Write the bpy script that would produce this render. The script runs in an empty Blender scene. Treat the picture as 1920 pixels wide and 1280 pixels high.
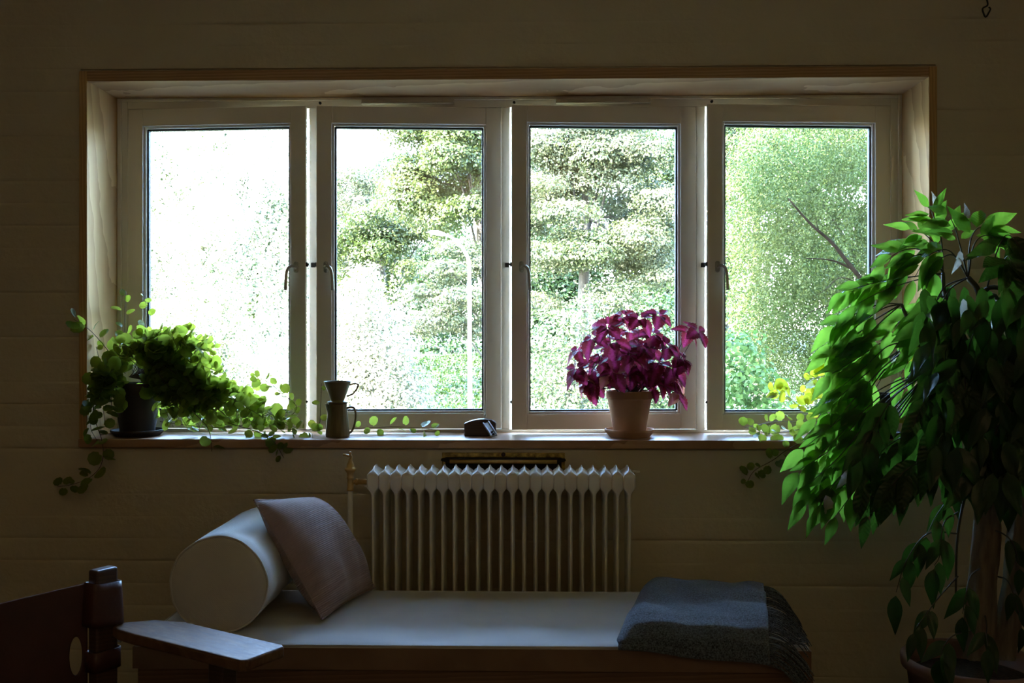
import bpy, math, random
import numpy as np
from mathutils import Vector, Matrix, Euler

# ------------------------------------------------------------------ camera, world, sun, exposure
scene = bpy.context.scene
COL = scene.collection
YAW = math.radians(1.2)
FPX = 1867.0                 # focal length in pixels of a 1920 px wide frame
EYE = 1.27                   # camera height
cam_d = bpy.data.cameras.new('camera')
cam_d.sensor_width = 36.0
cam_d.lens = FPX * 36.0 / 1920.0
cam_d.shift_y = -16.0 / 1920.0
cam_d.clip_end = 500
cam_o = bpy.data.objects.new('camera', cam_d)
cam_o.location = (0, 0, EYE)
cam_o.rotation_euler = (math.pi / 2, 0, YAW)
COL.objects.link(cam_o)
scene.camera = cam_o

SUN_EL = math.radians(42)
SUN_TRAVEL = Vector((0.80, 0.60, 0)).normalized()    # horizontal direction in which the sunlight travels
world = bpy.data.worlds.new('world')
scene.world = world
world.use_nodes = True
wn = world.node_tree.nodes
wn.clear()
w_out = wn.new('ShaderNodeOutputWorld')
w_bg = wn.new('ShaderNodeBackground')
w_sky = wn.new('ShaderNodeTexSky')
w_sky.sky_type = 'NISHITA'
w_sky.sun_disc = False
w_sky.sun_elevation = SUN_EL
w_sky.sun_rotation = math.atan2(-SUN_TRAVEL.x, -SUN_TRAVEL.y)
w_sky.altitude = 50
w_sky.air_density = 1.0
w_sky.dust_density = 0.8
w_sky.ozone_density = 3.0
w_bg.inputs['Strength'].default_value = SKY_STRENGTH = 4.0
world.node_tree.links.new(w_sky.outputs[0], w_bg.inputs[0])
world.node_tree.links.new(w_bg.outputs[0], w_out.inputs[0])

sun_d = bpy.data.lights.new('sun', 'SUN')
sun_d.energy = 62.0
sun_d.color = (1.0, 0.94, 0.84)
sun_d.angle = math.radians(0.53)
sun_o = bpy.data.objects.new('sun', sun_d)
sun_dir = Vector((SUN_TRAVEL.x * math.cos(SUN_EL), SUN_TRAVEL.y * math.cos(SUN_EL), -math.sin(SUN_EL)))
sun_o.rotation_euler = sun_dir.to_track_quat('-Z', 'Y').to_euler()
sun_o.location = (-20, -15, 25)
COL.objects.link(sun_o)

por_d = bpy.data.lights.new('window_portal', 'AREA')   # guides the sampling of the sky through the window; adds no light
por_d.shape = 'RECTANGLE'
por_d.size, por_d.size_y = 3.0, 1.32
por_d.cycles.is_portal = True
por_o = bpy.data.objects.new('window_portal', por_d)
por_o.location = (-0.09, 3.90, 1.52)
por_o.rotation_euler = (-math.pi / 2, 0, 0)
COL.objects.link(por_o)

fill_d = bpy.data.lights.new('fill_light', 'AREA')            # added, unseen, lifts the dark room side: dim warm uplighter behind the viewer
fill_d.shape = 'DISK'
fill_d.size = 0.7
fill_d.energy = 3.0
fill_d.color = (1.0, 0.92, 0.74)
fill_o = bpy.data.objects.new('fill_light', fill_d)
fill_o.location = (0.2, -1.6, 1.75)
fill_o.rotation_euler = (math.radians(180), 0, 0)
COL.objects.link(fill_o)

scene.view_settings.view_transform = 'Standard'
scene.view_settings.look = 'None'
scene.view_settings.gamma = 1.0
scene.view_settings.use_curve_mapping = False
scene.view_settings.exposure = 2.3
scene.cycles.use_denoising = True
scene.cycles.max_bounces = 12
scene.cycles.diffuse_bounces = 6
scene.cycles.transparent_max_bounces = 12
scene.cycles.sample_clamp_indirect = 6.0

# ------------------------------------------------------------------ helpers
SN, CS = math.sin(YAW), math.cos(YAW)
def wx(px, Y):
    a = (px - 960.0) / FPX
    return Y * (a * CS - SN) / (CS + a * SN)
def P(px, py, Y):
    """the world point at depth Y that the photograph shows at (px, py)"""
    X = wx(px, Y)
    d = -X * SN + Y * CS
    return Vector((X, Y, EYE - (py - 624.0) / FPX * d))

def tag(o, label=None, cat=None, group=None, kind=None):
    if label: o['label'] = label
    if cat: o['category'] = cat
    if group: o['group'] = group
    if kind: o['kind'] = kind
    return o

def empty(name, loc, rz=0.0, label=None, cat=None, group=None, kind=None, parent=None):
    o = bpy.data.objects.new(name, None)
    o.empty_display_size = 0.05
    o.location = loc
    o.rotation_euler = (0, 0, rz)
    COL.objects.link(o)
    if parent: o.parent = parent
    return tag(o, label, cat, group, kind)

class MB:
    """collects vertices and faces; build() links them as one mesh object"""
    def __init__(s):
        s.v, s.f = [], []
    def add(s, vs, fs):
        n = len(s.v)
        s.v.extend(Vector(p) for p in vs)
        s.f.extend(tuple(i + n for i in f) for f in fs)
        return s
    def box(s, x0, x1, y0, y1, z0, z1):
        vs = [(x0, y0, z0), (x1, y0, z0), (x1, y1, z0), (x0, y1, z0), (x0, y0, z1), (x1, y0, z1), (x1, y1, z1), (x0, y1, z1)]
        return s.add(vs, [(0, 3, 2, 1), (4, 5, 6, 7), (0, 1, 5, 4), (1, 2, 6, 5), (2, 3, 7, 6), (3, 0, 4, 7)])
    def tube(s, pts, rad, seg=8, cap=True):
        pts = [Vector(p) for p in pts]
        n = len(pts)
        if not hasattr(rad, '__len__'): rad = [rad] * n
        t0 = (pts[1] - pts[0]).normalized()
        ref = Vector((0, 0, 1)) if abs(t0.z) < 0.9 else Vector((1, 0, 0))
        u = t0.cross(ref).normalized()
        vs, fs = [], []
        for i in range(n):
            t = (pts[min(i + 1, n - 1)] - pts[max(i - 1, 0)]).normalized()
            u = (u - t * u.dot(t)).normalized()
            w = t.cross(u)
            for k in range(seg):
                a = 2 * math.pi * k / seg
                vs.append(pts[i] + (u * math.cos(a) + w * math.sin(a)) * rad[i])
        for i in range(n - 1):
            for k in range(seg):
                k2 = (k + 1) % seg
                fs.append((i * seg + k, i * seg + k2, (i + 1) * seg + k2, (i + 1) * seg + k))
        if cap:
            fs.append(tuple(range(seg))[::-1])
            fs.append(tuple((n - 1) * seg + k for k in range(seg)))
        return s.add(vs, fs)
    def lathe(s, prof, c=(0, 0, 0), seg=32, flute=0.0, nfl=0):
        """prof: list of (radius, z); closed where the radius is 0"""
        vs, fs, rows = [], [], []
        c = Vector(c)
        for r, z in prof:
            if r < 1e-6:
                rows.append([len(vs)]); vs.append(c + Vector((0, 0, z)))
            else:
                row = []
                for k in range(seg):
                    a = 2 * math.pi * k / seg
                    rr = r * (1 + flute * abs(math.sin(a * nfl / 2))) if nfl else r
                    row.append(len(vs)); vs.append(c + Vector((rr * math.cos(a), rr * math.sin(a), z)))
                rows.append(row)
        for a, b in zip(rows, rows[1:]):
            for k in range(seg):
                k2 = (k + 1) % seg
                if len(a) == 1 and len(b) == 1: continue
                if len(a) == 1: fs.append((a[0], b[k2], b[k]))
                elif len(b) == 1: fs.append((a[k], a[k2], b[0]))
                else: fs.append((a[k], a[k2], b[k2], b[k]))
        return s.add(vs, fs)
    def grid(s, fn, nu, nv, close_u=False):
        vs = [fn(i / nu, j / nv) for j in range(nv + 1) for i in range(nu + (0 if close_u else 1))]
        w = nu if close_u else nu + 1
        fs = []
        for j in range(nv):
            for i in range(nu):
                i2 = (i + 1) % w
                fs.append((j * w + i, j * w + i2, (j + 1) * w + i2, (j + 1) * w + i))
        return s.add(vs, fs)
    def mesh(s, name, mat=None, smooth=True):
        me = bpy.data.meshes.new(name)
        me.from_pydata([tuple(p) for p in s.v], [], s.f)
        me.validate(clean_customdata=False)
        if smooth: me.shade_smooth()
        if mat: me.materials.append(mat)
        return me
    def build(s, name, mat, parent=None, smooth=False, bevel=0.0, loc=None, seg=2, kind=None, label=None, world=False):
        """with world=True the vertices are world points and are made relative to the parent's location"""
        if world and parent is not None:
            off = parent_loc(parent)
            s.v = [p - off for p in s.v]
        o = bpy.data.objects.new(name, s.mesh(name, mat, smooth))
        COL.objects.link(o)
        if parent: o.parent = parent
        if loc is not None: o.location = loc
        if bevel:
            b = o.modifiers.new('bevel', 'BEVEL')
            b.width = bevel; b.segments = seg; b.limit_method = 'ANGLE'; b.angle_limit = math.radians(40)
            b.harden_normals = False
        if kind: o['kind'] = kind
        if label: o['label'] = label
        return o

def parent_loc(o):
    v = Vector((0, 0, 0))
    while o is not None:
        v += o.location
        o = o.parent
    return v

def link_copy(name, me, parent, mat4):
    o = bpy.data.objects.new(name, me)
    o.matrix_basis = mat4
    o.parent = parent
    COL.objects.link(o)
    return o

def smooth_path(pts, n):
    """Catmull-Rom through the given points, n samples"""
    pts = [Vector(p) for p in pts]
    if len(pts) == 2:
        return [pts[0].lerp(pts[1], i / (n - 1)) for i in range(n)]
    ext = [pts[0] * 2 - pts[1]] + pts + [pts[-1] * 2 - pts[-2]]
    out = []
    m = len(pts) - 1
    for i in range(n):
        t = i / (n - 1) * m
        k = min(int(t), m - 1); t -= k
        a, b, c, d = ext[k:k + 4]
        out.append(0.5 * ((2 * b) + (c - a) * t + (2 * a - 5 * b + 4 * c - d) * t * t + (3 * b - a - 3 * c + d) * t ** 3))
    return out

def frame_mat(pos, tip, normal, sc=1.0, wsc=None):
    y = Vector(tip).normalized()
    z = Vector(normal)
    z = z - y * z.dot(y)
    if z.length < 1e-4: z = y.orthogonal()
    z.normalize()
    x = y.cross(z)
    w = sc if wsc is None else wsc
    m = Matrix((x * w, y * sc, z * sc)).transposed().to_4x4()
    m.translation = pos
    return m

# ------------------------------------------------------------------ materials
def new_mat(name):
    m = bpy.data.materials.new(name)
    m.use_nodes = True
    nt = m.node_tree
    nt.nodes.clear()
    out = nt.nodes.new('ShaderNodeOutputMaterial')
    return m, nt, out
def nd(nt, t, **kw):
    n = nt.nodes.new(t)
    for k, v in kw.items(): setattr(n, k, v)
    return n
def ramp(nt, fac, c1, c2, p1=0.3, p2=0.7):
    r = nd(nt, 'ShaderNodeValToRGB')
    r.color_ramp.elements[0].position, r.color_ramp.elements[1].position = p1, p2
    r.color_ramp.elements[0].color = (*c1, 1); r.color_ramp.elements[1].color = (*c2, 1)
    nt.links.new(fac, r.inputs[0])
    return r.outputs[0]
def plain(name, c1, c2=None, rough=0.6, metal=0.0, scale=8.0, bump=0.0, bscale=60.0, spec=0.5, stretch=(1, 1, 1), sheen=0.0, coat=0.0):
    """principled with noise-driven colour between c1 and c2 and a fine noise bump"""
    m, nt, out = new_mat(name)
    b = nd(nt, 'ShaderNodeBsdfPrincipled')
    nt.links.new(b.outputs[0], out.inputs[0])
    b.inputs['Roughness'].default_value = rough
    b.inputs['Metallic'].default_value = metal
    b.inputs['Specular IOR Level'].default_value = spec
    b.inputs['Sheen Weight'].default_value = sheen
    b.inputs['Coat Weight'].default_value = coat
    tc = nd(nt, 'ShaderNodeTexCoord')
    mp = nd(nt, 'ShaderNodeMapping'); mp.inputs['Scale'].default_value = stretch
    nt.links.new(tc.outputs['Object'], mp.inputs[0])
    no = nd(nt, 'ShaderNodeTexNoise'); no.inputs['Scale'].default_value = scale; no.inputs['Detail'].default_value = 6
    nt.links.new(mp.outputs[0], no.inputs[0])
    nt.links.new(ramp(nt, no.outputs[0], c1, c2 or c1), b.inputs['Base Color'])
    if bump:
        n2 = nd(nt, 'ShaderNodeTexNoise'); n2.inputs['Scale'].default_value = bscale; n2.inputs['Detail'].default_value = 4
        nt.links.new(mp.outputs[0], n2.inputs[0])
        bp = nd(nt, 'ShaderNodeBump'); bp.inputs['Strength'].default_value = bump; bp.inputs['Distance'].default_value = 0.004
        nt.links.new(n2.outputs[0], bp.inputs['Height'])
        nt.links.new(bp.outputs[0], b.inputs['Normal'])
    return m
def wood(name, c1, c2, axis, offset=(0.03, 0.06, 0.04), rough=0.45, scale=30.0, dist=2.0, tilt=0.02, spec=0.5):
    """growth rings around the board's long axis: straight grain with long arches"""
    m, nt, out = new_mat(name)
    b = nd(nt, 'ShaderNodeBsdfPrincipled')
    nt.links.new(b.outputs[0], out.inputs[0])
    b.inputs['Roughness'].default_value = rough
    b.inputs['Specular IOR Level'].default_value = spec
    tc = nd(nt, 'ShaderNodeTexCoord')
    mp = nd(nt, 'ShaderNodeMapping')
    mp.inputs['Location'].default_value = offset
    mp.inputs['Rotation'].default_value = (tilt, tilt, tilt)
    nt.links.new(tc.outputs['Object'], mp.inputs[0])
    wv = nd(nt, 'ShaderNodeTexWave', wave_type='RINGS', rings_direction=axis, wave_profile='SAW')
    wv.inputs['Scale'].default_value = scale; wv.inputs['Distortion'].default_value = dist
    wv.inputs['Detail'].default_value = 2; wv.inputs['Detail Scale'].default_value = 0.35
    nt.links.new(mp.outputs[0], wv.inputs[0])
    st = {'X': (0.8, 40, 40), 'Y': (40, 0.8, 40), 'Z': (40, 40, 0.8)}[axis]
    m2 = nd(nt, 'ShaderNodeMapping'); m2.inputs['Scale'].default_value = st
    nt.links.new(tc.outputs['Object'], m2.inputs[0])
    no = nd(nt, 'ShaderNodeTexNoise'); no.inputs['Scale'].default_value = 4; no.inputs['Detail'].default_value = 5
    nt.links.new(m2.outputs[0], no.inputs[0])
    mx = nd(nt, 'ShaderNodeMath', operation='MULTIPLY_ADD')
    mx.inputs[1].default_value = 0.65
    nt.links.new(wv.outputs['Fac'], mx.inputs[0])
    m3 = nd(nt, 'ShaderNodeMath', operation='MULTIPLY'); m3.inputs[1].default_value = 0.45
    nt.links.new(no.outputs[0], m3.inputs[0]); nt.links.new(m3.outputs[0], mx.inputs[2])
    nt.links.new(ramp(nt, mx.outputs[0], c1, c2, 0.1, 0.95), b.inputs['Base Color'])
    bp = nd(nt, 'ShaderNodeBump'); bp.inputs['Strength'].default_value = 0.15; bp.inputs['Distance'].default_value = 0.002
    nt.links.new(mx.outputs[0], bp.inputs['Height']); nt.links.new(bp.outputs[0], b.inputs['Normal'])
    return m
def leaf_mat(name, c_lo, c_hi, t_lo, t_hi, trans=0.45, rough=0.4, rib=None, core=None, spec=0.4, core_r=(0.12, 0.5)):
    """leaf seen from both sides: reflects c, glows with t when lit from behind; each leaf object varies"""
    m, nt, out = new_mat(name)
    oi = nd(nt, 'ShaderNodeObjectInfo')
    col = ramp(nt, oi.outputs['Random'], c_lo, c_hi, 0.0, 1.0)
    tcol = ramp(nt, oi.outputs['Random'], t_lo, t_hi, 0.0, 1.0)
    tc = nd(nt, 'ShaderNodeTexCoord')
    sp = nd(nt, 'ShaderNodeSeparateXYZ'); nt.links.new(tc.outputs['Object'], sp.inputs[0])
    ab = nd(nt, 'ShaderNodeMath', operation='ABSOLUTE'); nt.links.new(sp.outputs['X'], ab.inputs[0])
    if core:                                   # the leaf's own pattern: a differently coloured centre
        mr = nd(nt, 'ShaderNodeMapRange'); mr.inputs['From Min'].default_value = core_r[0]; mr.inputs['From Max'].default_value = core_r[1]
        no = nd(nt, 'ShaderNodeTexNoise'); no.inputs['Scale'].default_value = 9
        nt.links.new(tc.outputs['Object'], no.inputs[0])
        ad = nd(nt, 'ShaderNodeMath', operation='MULTIPLY_ADD'); ad.inputs[1].default_value = 0.3
        nt.links.new(no.outputs[0], ad.inputs[0]); nt.links.new(ab.outputs[0], ad.inputs[2])
        nt.links.new(ad.outputs[0], mr.inputs['Value'])
        for which in (0, 1):
            mc = nd(nt, 'ShaderNodeMix', data_type='RGBA')
            nt.links.new(mr.outputs[0], mc.inputs['Factor'])
            mc.inputs['A'].default_value = (*core[which], 1)
            nt.links.new(col if which == 0 else tcol, mc.inputs['B'])
            if which == 0: col = mc.outputs['Result']
            else: tcol = mc.outputs['Result']
    # veins: thin lighter lines slanting from the midrib
    vy = nd(nt, 'ShaderNodeMath', operation='MULTIPLY_ADD'); vy.inputs[1].default_value = -0.8
    nt.links.new(ab.outputs[0], vy.inputs[0]); nt.links.new(sp.outputs['Y'], vy.inputs[2])
    vm = nd(nt, 'ShaderNodeMath', operation='MULTIPLY'); vm.inputs[1].default_value = 50.0
    nt.links.new(vy.outputs[0], vm.inputs[0])
    vs = nd(nt, 'ShaderNodeMath', operation='SINE'); nt.links.new(vm.outputs[0], vs.inputs[0])
    df = nd(nt, 'ShaderNodeBsdfPrincipled')
    nt.links.new(col, df.inputs['Base Color'])
    df.inputs['Roughness'].default_value = rough
    df.inputs['Specular IOR Level'].default_value = spec
    bp = nd(nt, 'ShaderNodeBump'); bp.inputs['Strength'].default_value = 0.16; bp.inputs['Distance'].default_value = 0.02
    nt.links.new(vs.outputs[0], bp.inputs['Height']); nt.links.new(bp.outputs[0], df.inputs['Normal'])
    tr = nd(nt, 'ShaderNodeBsdfTranslucent'); nt.links.new(tcol, tr.inputs[0])
    ms = nd(nt, 'ShaderNodeMixShader'); ms.inputs[0].default_value = trans
    nt.links.new(df.outputs[0], ms.inputs[1]); nt.links.new(tr.outputs[0], ms.inputs[2])
    nt.links.new(ms.outputs[0], out.inputs[0])
    return m
def crown_mat(name, c1, c2, trans=0.35, scale=0.8, spec=0.25, p1=0.35, p2=0.65):
    """foliage of a tree: leaves whose own green varies across the crown"""
    m, nt, out = new_mat(name)
    tc = nd(nt, 'ShaderNodeTexCoord')
    no = nd(nt, 'ShaderNodeTexNoise'); no.inputs['Scale'].default_value = scale; no.inputs['Detail'].default_value = 8
    no.inputs['Roughness'].default_value = 0.7
    nt.links.new(tc.outputs['Object'], no.inputs[0])
    col = ramp(nt, no.outputs[0], c1, c2, p1, p2)
    df = nd(nt, 'ShaderNodeBsdfPrincipled'); nt.links.new(col, df.inputs['Base Color'])
    df.inputs['Roughness'].default_value = 0.45; df.inputs['Specular IOR Level'].default_value = spec
    tr = nd(nt, 'ShaderNodeBsdfTranslucent'); nt.links.new(col, tr.inputs[0])
    ms = nd(nt, 'ShaderNodeMixShader'); ms.inputs[0].default_value = trans
    nt.links.new(df.outputs[0], ms.inputs[1]); nt.links.new(tr.outputs[0], ms.inputs[2])
    nt.links.new(ms.outputs[0], out.inputs[0])
    return m
def glass_mat():
    m, nt, out = new_mat('window_glass')
    fr = nd(nt, 'ShaderNodeFresnel'); fr.inputs['IOR'].default_value = 1.5
    tr = nd(nt, 'ShaderNodeBsdfTransparent'); tr.inputs[0].default_value = (0.95, 0.97, 0.96, 1)
    gl = nd(nt, 'ShaderNodeBsdfGlossy'); gl.inputs['Roughness'].default_value = 0.0
    ms = nd(nt, 'ShaderNodeMixShader')
    nt.links.new(fr.outputs[0], ms.inputs[0]); nt.links.new(tr.outputs[0], ms.inputs[1]); nt.links.new(gl.outputs[0], ms.inputs[2])
    nt.links.new(ms.outputs[0], out.inputs[0])
    return m

def fabric(name, c1, c2, rough=0.9, thread=900.0, rib=None, bump=0.3, speck=0.0, sheen=0.2):
    """woven cloth: fine thread bump, optional ribs along local X"""
    m, nt, out = new_mat(name)
    b = nd(nt, 'ShaderNodeBsdfPrincipled'); nt.links.new(b.outputs[0], out.inputs[0])
    b.inputs['Roughness'].default_value = rough; b.inputs['Specular IOR Level'].default_value = 0.2
    b.inputs['Sheen Weight'].default_value = sheen
    tc = nd(nt, 'ShaderNodeTexCoord')
    no = nd(nt, 'ShaderNodeTexNoise'); no.inputs['Scale'].default_value = 250.0 if speck else 6.0; no.inputs['Detail'].default_value = 3
    nt.links.new(tc.outputs['Object'], no.inputs[0])
    nt.links.new(ramp(nt, no.outputs[0], c1, c2, 0.35, 0.65), b.inputs['Base Color'])
    wv = nd(nt, 'ShaderNodeTexWave', wave_type='BANDS', bands_direction=rib or 'DIAGONAL')
    wv.inputs['Scale'].default_value = 55.0 if rib else thread / 6; wv.inputs['Distortion'].default_value = 0.6 if rib else 3.0
    nt.links.new(tc.outputs['Object'], wv.inputs[0])
    bp = nd(nt, 'ShaderNodeBump'); bp.inputs['Strength'].default_value = bump; bp.inputs['Distance'].default_value = 0.002
    nt.links.new(wv.outputs['Fac'], bp.inputs['Height']); nt.links.new(bp.outputs[0], b.inputs['Normal'])
    return m

M = {
    'wall': plain('painted_brick', (0.62, 0.53, 0.375), (0.68, 0.59, 0.43), rough=0.85, scale=3, bump=0.6, bscale=45, spec=0.25),
    'room': plain('room_plaster', (0.55, 0.39, 0.22), (0.60, 0.43, 0.25), rough=0.9, scale=2),
    'floor': wood('floor_boards', (0.055, 0.030, 0.015), (0.09, 0.05, 0.026), 'Y'),
    'ceiling': plain('ceiling_paint', (0.82, 0.62, 0.37), (0.85, 0.65, 0.40), rough=0.9, scale=2),
    'white': plain('white_window_paint', (0.80, 0.74, 0.64), (0.84, 0.78, 0.68), rough=0.45, scale=5, bump=0.05, bscale=120),
    'pine_x': wood('oiled_pine_x', (0.34, 0.185, 0.085), (0.58, 0.36, 0.19), 'X', offset=(0, 0.10, 0.05), tilt=0.012, rough=.65, spec=.12),
    'pine_sill': wood('oiled_pine_sill', (0.30, 0.15, 0.07), (0.52, 0.31, 0.165), 'X', offset=(0, 0.09, 0.03), tilt=0.02, rough=.42, spec=.5, dist=3.5),
    'pine_z': wood('oiled_pine_z', (0.46, 0.26, 0.10), (0.70, 0.45, 0.20), 'Z', offset=(0.06, 0.02, 0.0), tilt=0.03, rough=.65, spec=.12),
    'glass': glass_mat(),
    'gasket': plain('dark_rubber_gasket', (0.02, 0.025, 0.022), rough=0.6),
    'nickel': plain('satin_nickel', (0.42, 0.40, 0.34), (0.5, 0.48, 0.42), rough=0.28, metal=1.0),
    'dark_metal': plain('dark_metal', (0.05, 0.047, 0.045), rough=0.4, metal=0.8),
    'radiator': plain('radiator_enamel', (0.78, 0.72, 0.60), (0.84, 0.78, 0.66), rough=0.35, scale=10),
    'brass': plain('old_brass', (0.52, 0.33, 0.11), (0.72, 0.47, 0.17), rough=0.4, metal=0.25, scale=30),
    'brass_rust': plain('spotted_brass', (0.14, 0.08, 0.02), (0.75, 0.52, 0.12), rough=0.45, metal=0.2, scale=70),
    'vent_dark': plain('dark_steel_vent_shade', (0.018, 0.014, 0.010), rough=0.7),  # dark steel, also the painted shade of the vent opening
}

# ------------------------------------------------------------------ the room
YW = 3.50                                   # face of the window wall
YT = 3.485                                  # face of the wooden lining, a little proud
YF = 3.752                                  # face of the white window frame
XL0, XR0 = wx(148, YT), wx(1757.5, YT)      # outer edges of the lining boards
XL, XR = wx(163, YT), wx(1742, YT)          # clear opening
ZT0, ZT = 2.195, 2.158                      # lining: outer and clear top
ZS0, ZS = 0.866, 0.896                      # sill board: underside and top
RX0, RX1, RY0, RZ1 = -3.4, 2.9, -4.0, 2.62  # room

def struct(o, label=None):
    o['kind'] = 'structure'
    if label: o['label'] = label
    return o

rng = np.random.default_rng(7)
# window wall: backing around the opening, then the painted brick courses on its face
mb = MB()
mb.box(RX0, XL0, YW + 0.012, 3.86, 0, RZ1)
mb.box(XR0, RX1, YW + 0.012, 3.86, 0, RZ1)
mb.box(XL0, XR0, YW + 0.012, 3.86, ZT0, RZ1)
mb.box(XL0, XR0, YW + 0.012, 3.86, 0, ZS0)
wall_back = struct(mb.build('wall_back', M['wall']), 'thickly painted brick wall around the wide window')
CH = 0.0792
def course_strip(x0, x1, z0, z1, seed):
    r = random.Random(seed)
    n = max(4, int((x1 - x0) / 0.045))
    ph = [r.uniform(0, 6.28) for _ in range(6)]
    def wob(x, k): return 0.0022 * math.sin(x * 5.1 + ph[k]) + 0.0016 * math.sin(x * 13.7 + ph[k + 1])
    proud = r.uniform(-0.0008, 0.0010)
    rows = [(0.0, 0.0060), (0.05, 0.0022), (0.16, 0.0006), (0.5, -0.0004), (0.84, 0.0006), (0.95, 0.0022), (1.0, 0.0060)]
    vs, fs = [], []
    for t, dy in rows:
        for i in range(n + 1):
            x = x0 + (x1 - x0) * i / n
            jt = seed + (1 if t > .5 else 0)            # both courses share the depth of the joint between them
            deep = 0.10 + 0.9 * max(0, math.sin(x * 1.7 + jt * 2.4) * math.sin(x * .9 + jt * 5.1))   # joints drowned in paint here, open there
            zz = z0 + (z1 - z0) * t + (wob(x, 0) if 0.01 < t < 0.5 else wob(x, 2) if 0.5 < t < .99 else 0)
            yy = YW + (dy * deep if dy > 0.0005 else dy) + (proud + 0.0008 * math.sin(x * 21 + t * 9 + ph[3])) * min(1, 6 * t, 6 * (1 - t))
            vs.append((x, yy, zz))
    w = n + 1
    for j in range(len(rows) - 1):
        for i in range(n):
            fs.append((j * w + i, j * w + i + 1, (j + 1) * w + i + 1, (j + 1) * w + i))
    # back side, so that the strip is solid
    def dupl(ix):
        k0 = len(vs); vs.extend([vs[i] for i in ix]); return list(range(k0, k0 + len(ix)))
    e0, e1 = dupl(range(n + 1)), dupl([6 * w + i for i in range(n + 1)])
    b = len(vs)
    vs += [(x0, YW + 0.0125, z0), (x1, YW + 0.0125, z0), (x1, YW + 0.0125, z1), (x0, YW + 0.0125, z1)]
    fs += [(b, b + 3, b + 2, b + 1), tuple(e0[::-1] + [b, b + 1]), tuple(e1 + [b + 2, b + 3])]
    return vs, fs
z, row = -0.012, 0
while z < RZ1:
    z1 = z + CH
    spans = [(RX0, RX1)]
    if z1 > ZS0 + 0.01 and z < ZT0 - 0.01:
        spans = [(RX0, XL0 - 0.001), (XR0 + 0.001, RX1)]
    for x0, x1 in spans:
        za, zb = max(z, 0.0), min(z1, RZ1)
        if len(spans) == 1 and z < ZS0 < z1: zb = ZS0
        if len(spans) == 1 and z < ZT0 < z1: za = ZT0
        if zb - za > 0.004:
            MB().add(*course_strip(x0, x1, za, zb, row)).build('brick_course', M['wall'], wall_back, smooth=True)
    z = z1; row += 1

struct(MB().box(RX0, RX1, RY0, YW + 0.012, -0.25, 0).build('floor', M['floor']), 'dark wooden floor of the room')
struct(MB().box(RX0 - 0.3, RX1 + 0.3, RY0 - 0.3, 3.86, RZ1, RZ1 + 0.25).build('ceiling', M['ceiling']), 'plastered ceiling of the room')
struct(MB().box(RX0 - 0.3, RX0, RY0 - 0.3, 3.86, -0.25, RZ1).build('wall_left', M['room']), 'side wall out of view on the left')
struct(MB().box(RX1, RX1 + 0.3, RY0 - 0.3, 3.86, -0.25, RZ1).build('wall_right', M['room']), 'side wall out of view on the right')
struct(MB().box(RX0, RX1, RY0 - 0.3, RY0, -0.25, RZ1).build('wall_front', M['room']), 'wall behind the viewer')
# the rest of the house: the floors above and the cellar below, whose shade falls on the nearest trees
facade = plain('facade_render', (0.50, 0.46, 0.38), (0.56, 0.52, 0.44), rough=0.9, scale=1)
struct(MB().box(-5.0, 12.0, -4.28, 3.84, RZ1 + 0.26, 11.0).build('wall_upper', facade), 'upper floors of the house outside')
struct(MB().box(-5.0, 12.0, -4.28, 3.84, -3.2, -0.26).build('wall_lower', facade), 'lower floor of the house outside')

# ------------------------------------------------------------------ the window
win = struct(empty('window_1', (0, YF, ZS)), 'wide four-casement window with white frames and pine lining')
def wbuild(mb, name, mat, **kw): return mb.build(name, mat, win, world=True, **kw)
# pine lining: two side boards, head board, sill board
wbuild(MB().box(XL0, XL, YT, 3.84, ZS, ZT0), 'lining_board', M['pine_z'], bevel=0.002)
wbuild(MB().box(XR, XR0, YT, 3.84, ZS, ZT0), 'lining_board', M['pine_z'], bevel=0.002)
wbuild(MB().box(XL, XR, YT, 3.84, ZT, ZT0), 'lining_board', M['pine_x'], bevel=0.002)
sill = wbuild(MB().box(XL0, XR0, YT - 0.006, 3.84, ZS0, ZS), 'sill_board', M['pine_sill'], bevel=0.003)
sill['label'] = 'pine window sill board with wavy grain on its front edge'
# white outer frame and the three mullions
FB, FT = ZS, ZT
SB, ST = 0.910, 2.118                       # casement bottom and top
fx0, fx1 = wx(222, YF), wx(1691, YF)
sash_px = [(240.5, 573, 'L'), (593, 939.6, 'R'), (959.5, 1304.4, 'R'), (1327, 1669.4, 'R')]    # hinge side
YO = 3.702                                  # free edges stand this far into the room
mb = MB()
mb.box(fx0, wx(240, YF), YF - 0.004, 3.84, FB, FT)
mb.box(wx(1670, YF), fx1, YF - 0.004, 3.84, FB, FT)
mb.box(wx(240, YF), wx(1670, YF), YF - 0.004, 3.84, ST + 0.001, FT)
mb.box(wx(240, YF), wx(1670, YF), YF - 0.004, 3.84, FB, SB - 0.002)
# rebates behind the casements, against which they close
fl = 0.016
mb.box(wx(240, YF) - .002, wx(240, YF) + fl, YF + 0.0575, 3.84, FB, FT); mb.box(wx(1670, YF) - fl, wx(1670, YF) + .002, YF + 0.0575, 3.84, FB, FT)
mb.box(wx(240, YF), wx(1670, YF), YF + 0.062, 3.84, ST - fl, ST + .004); mb.box(wx(240, YF), wx(1670, YF), YF + 0.062, 3.84, SB - .004, SB + fl)
wbuild(mb, 'outer_frame', M['white'], bevel=0.002)
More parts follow.
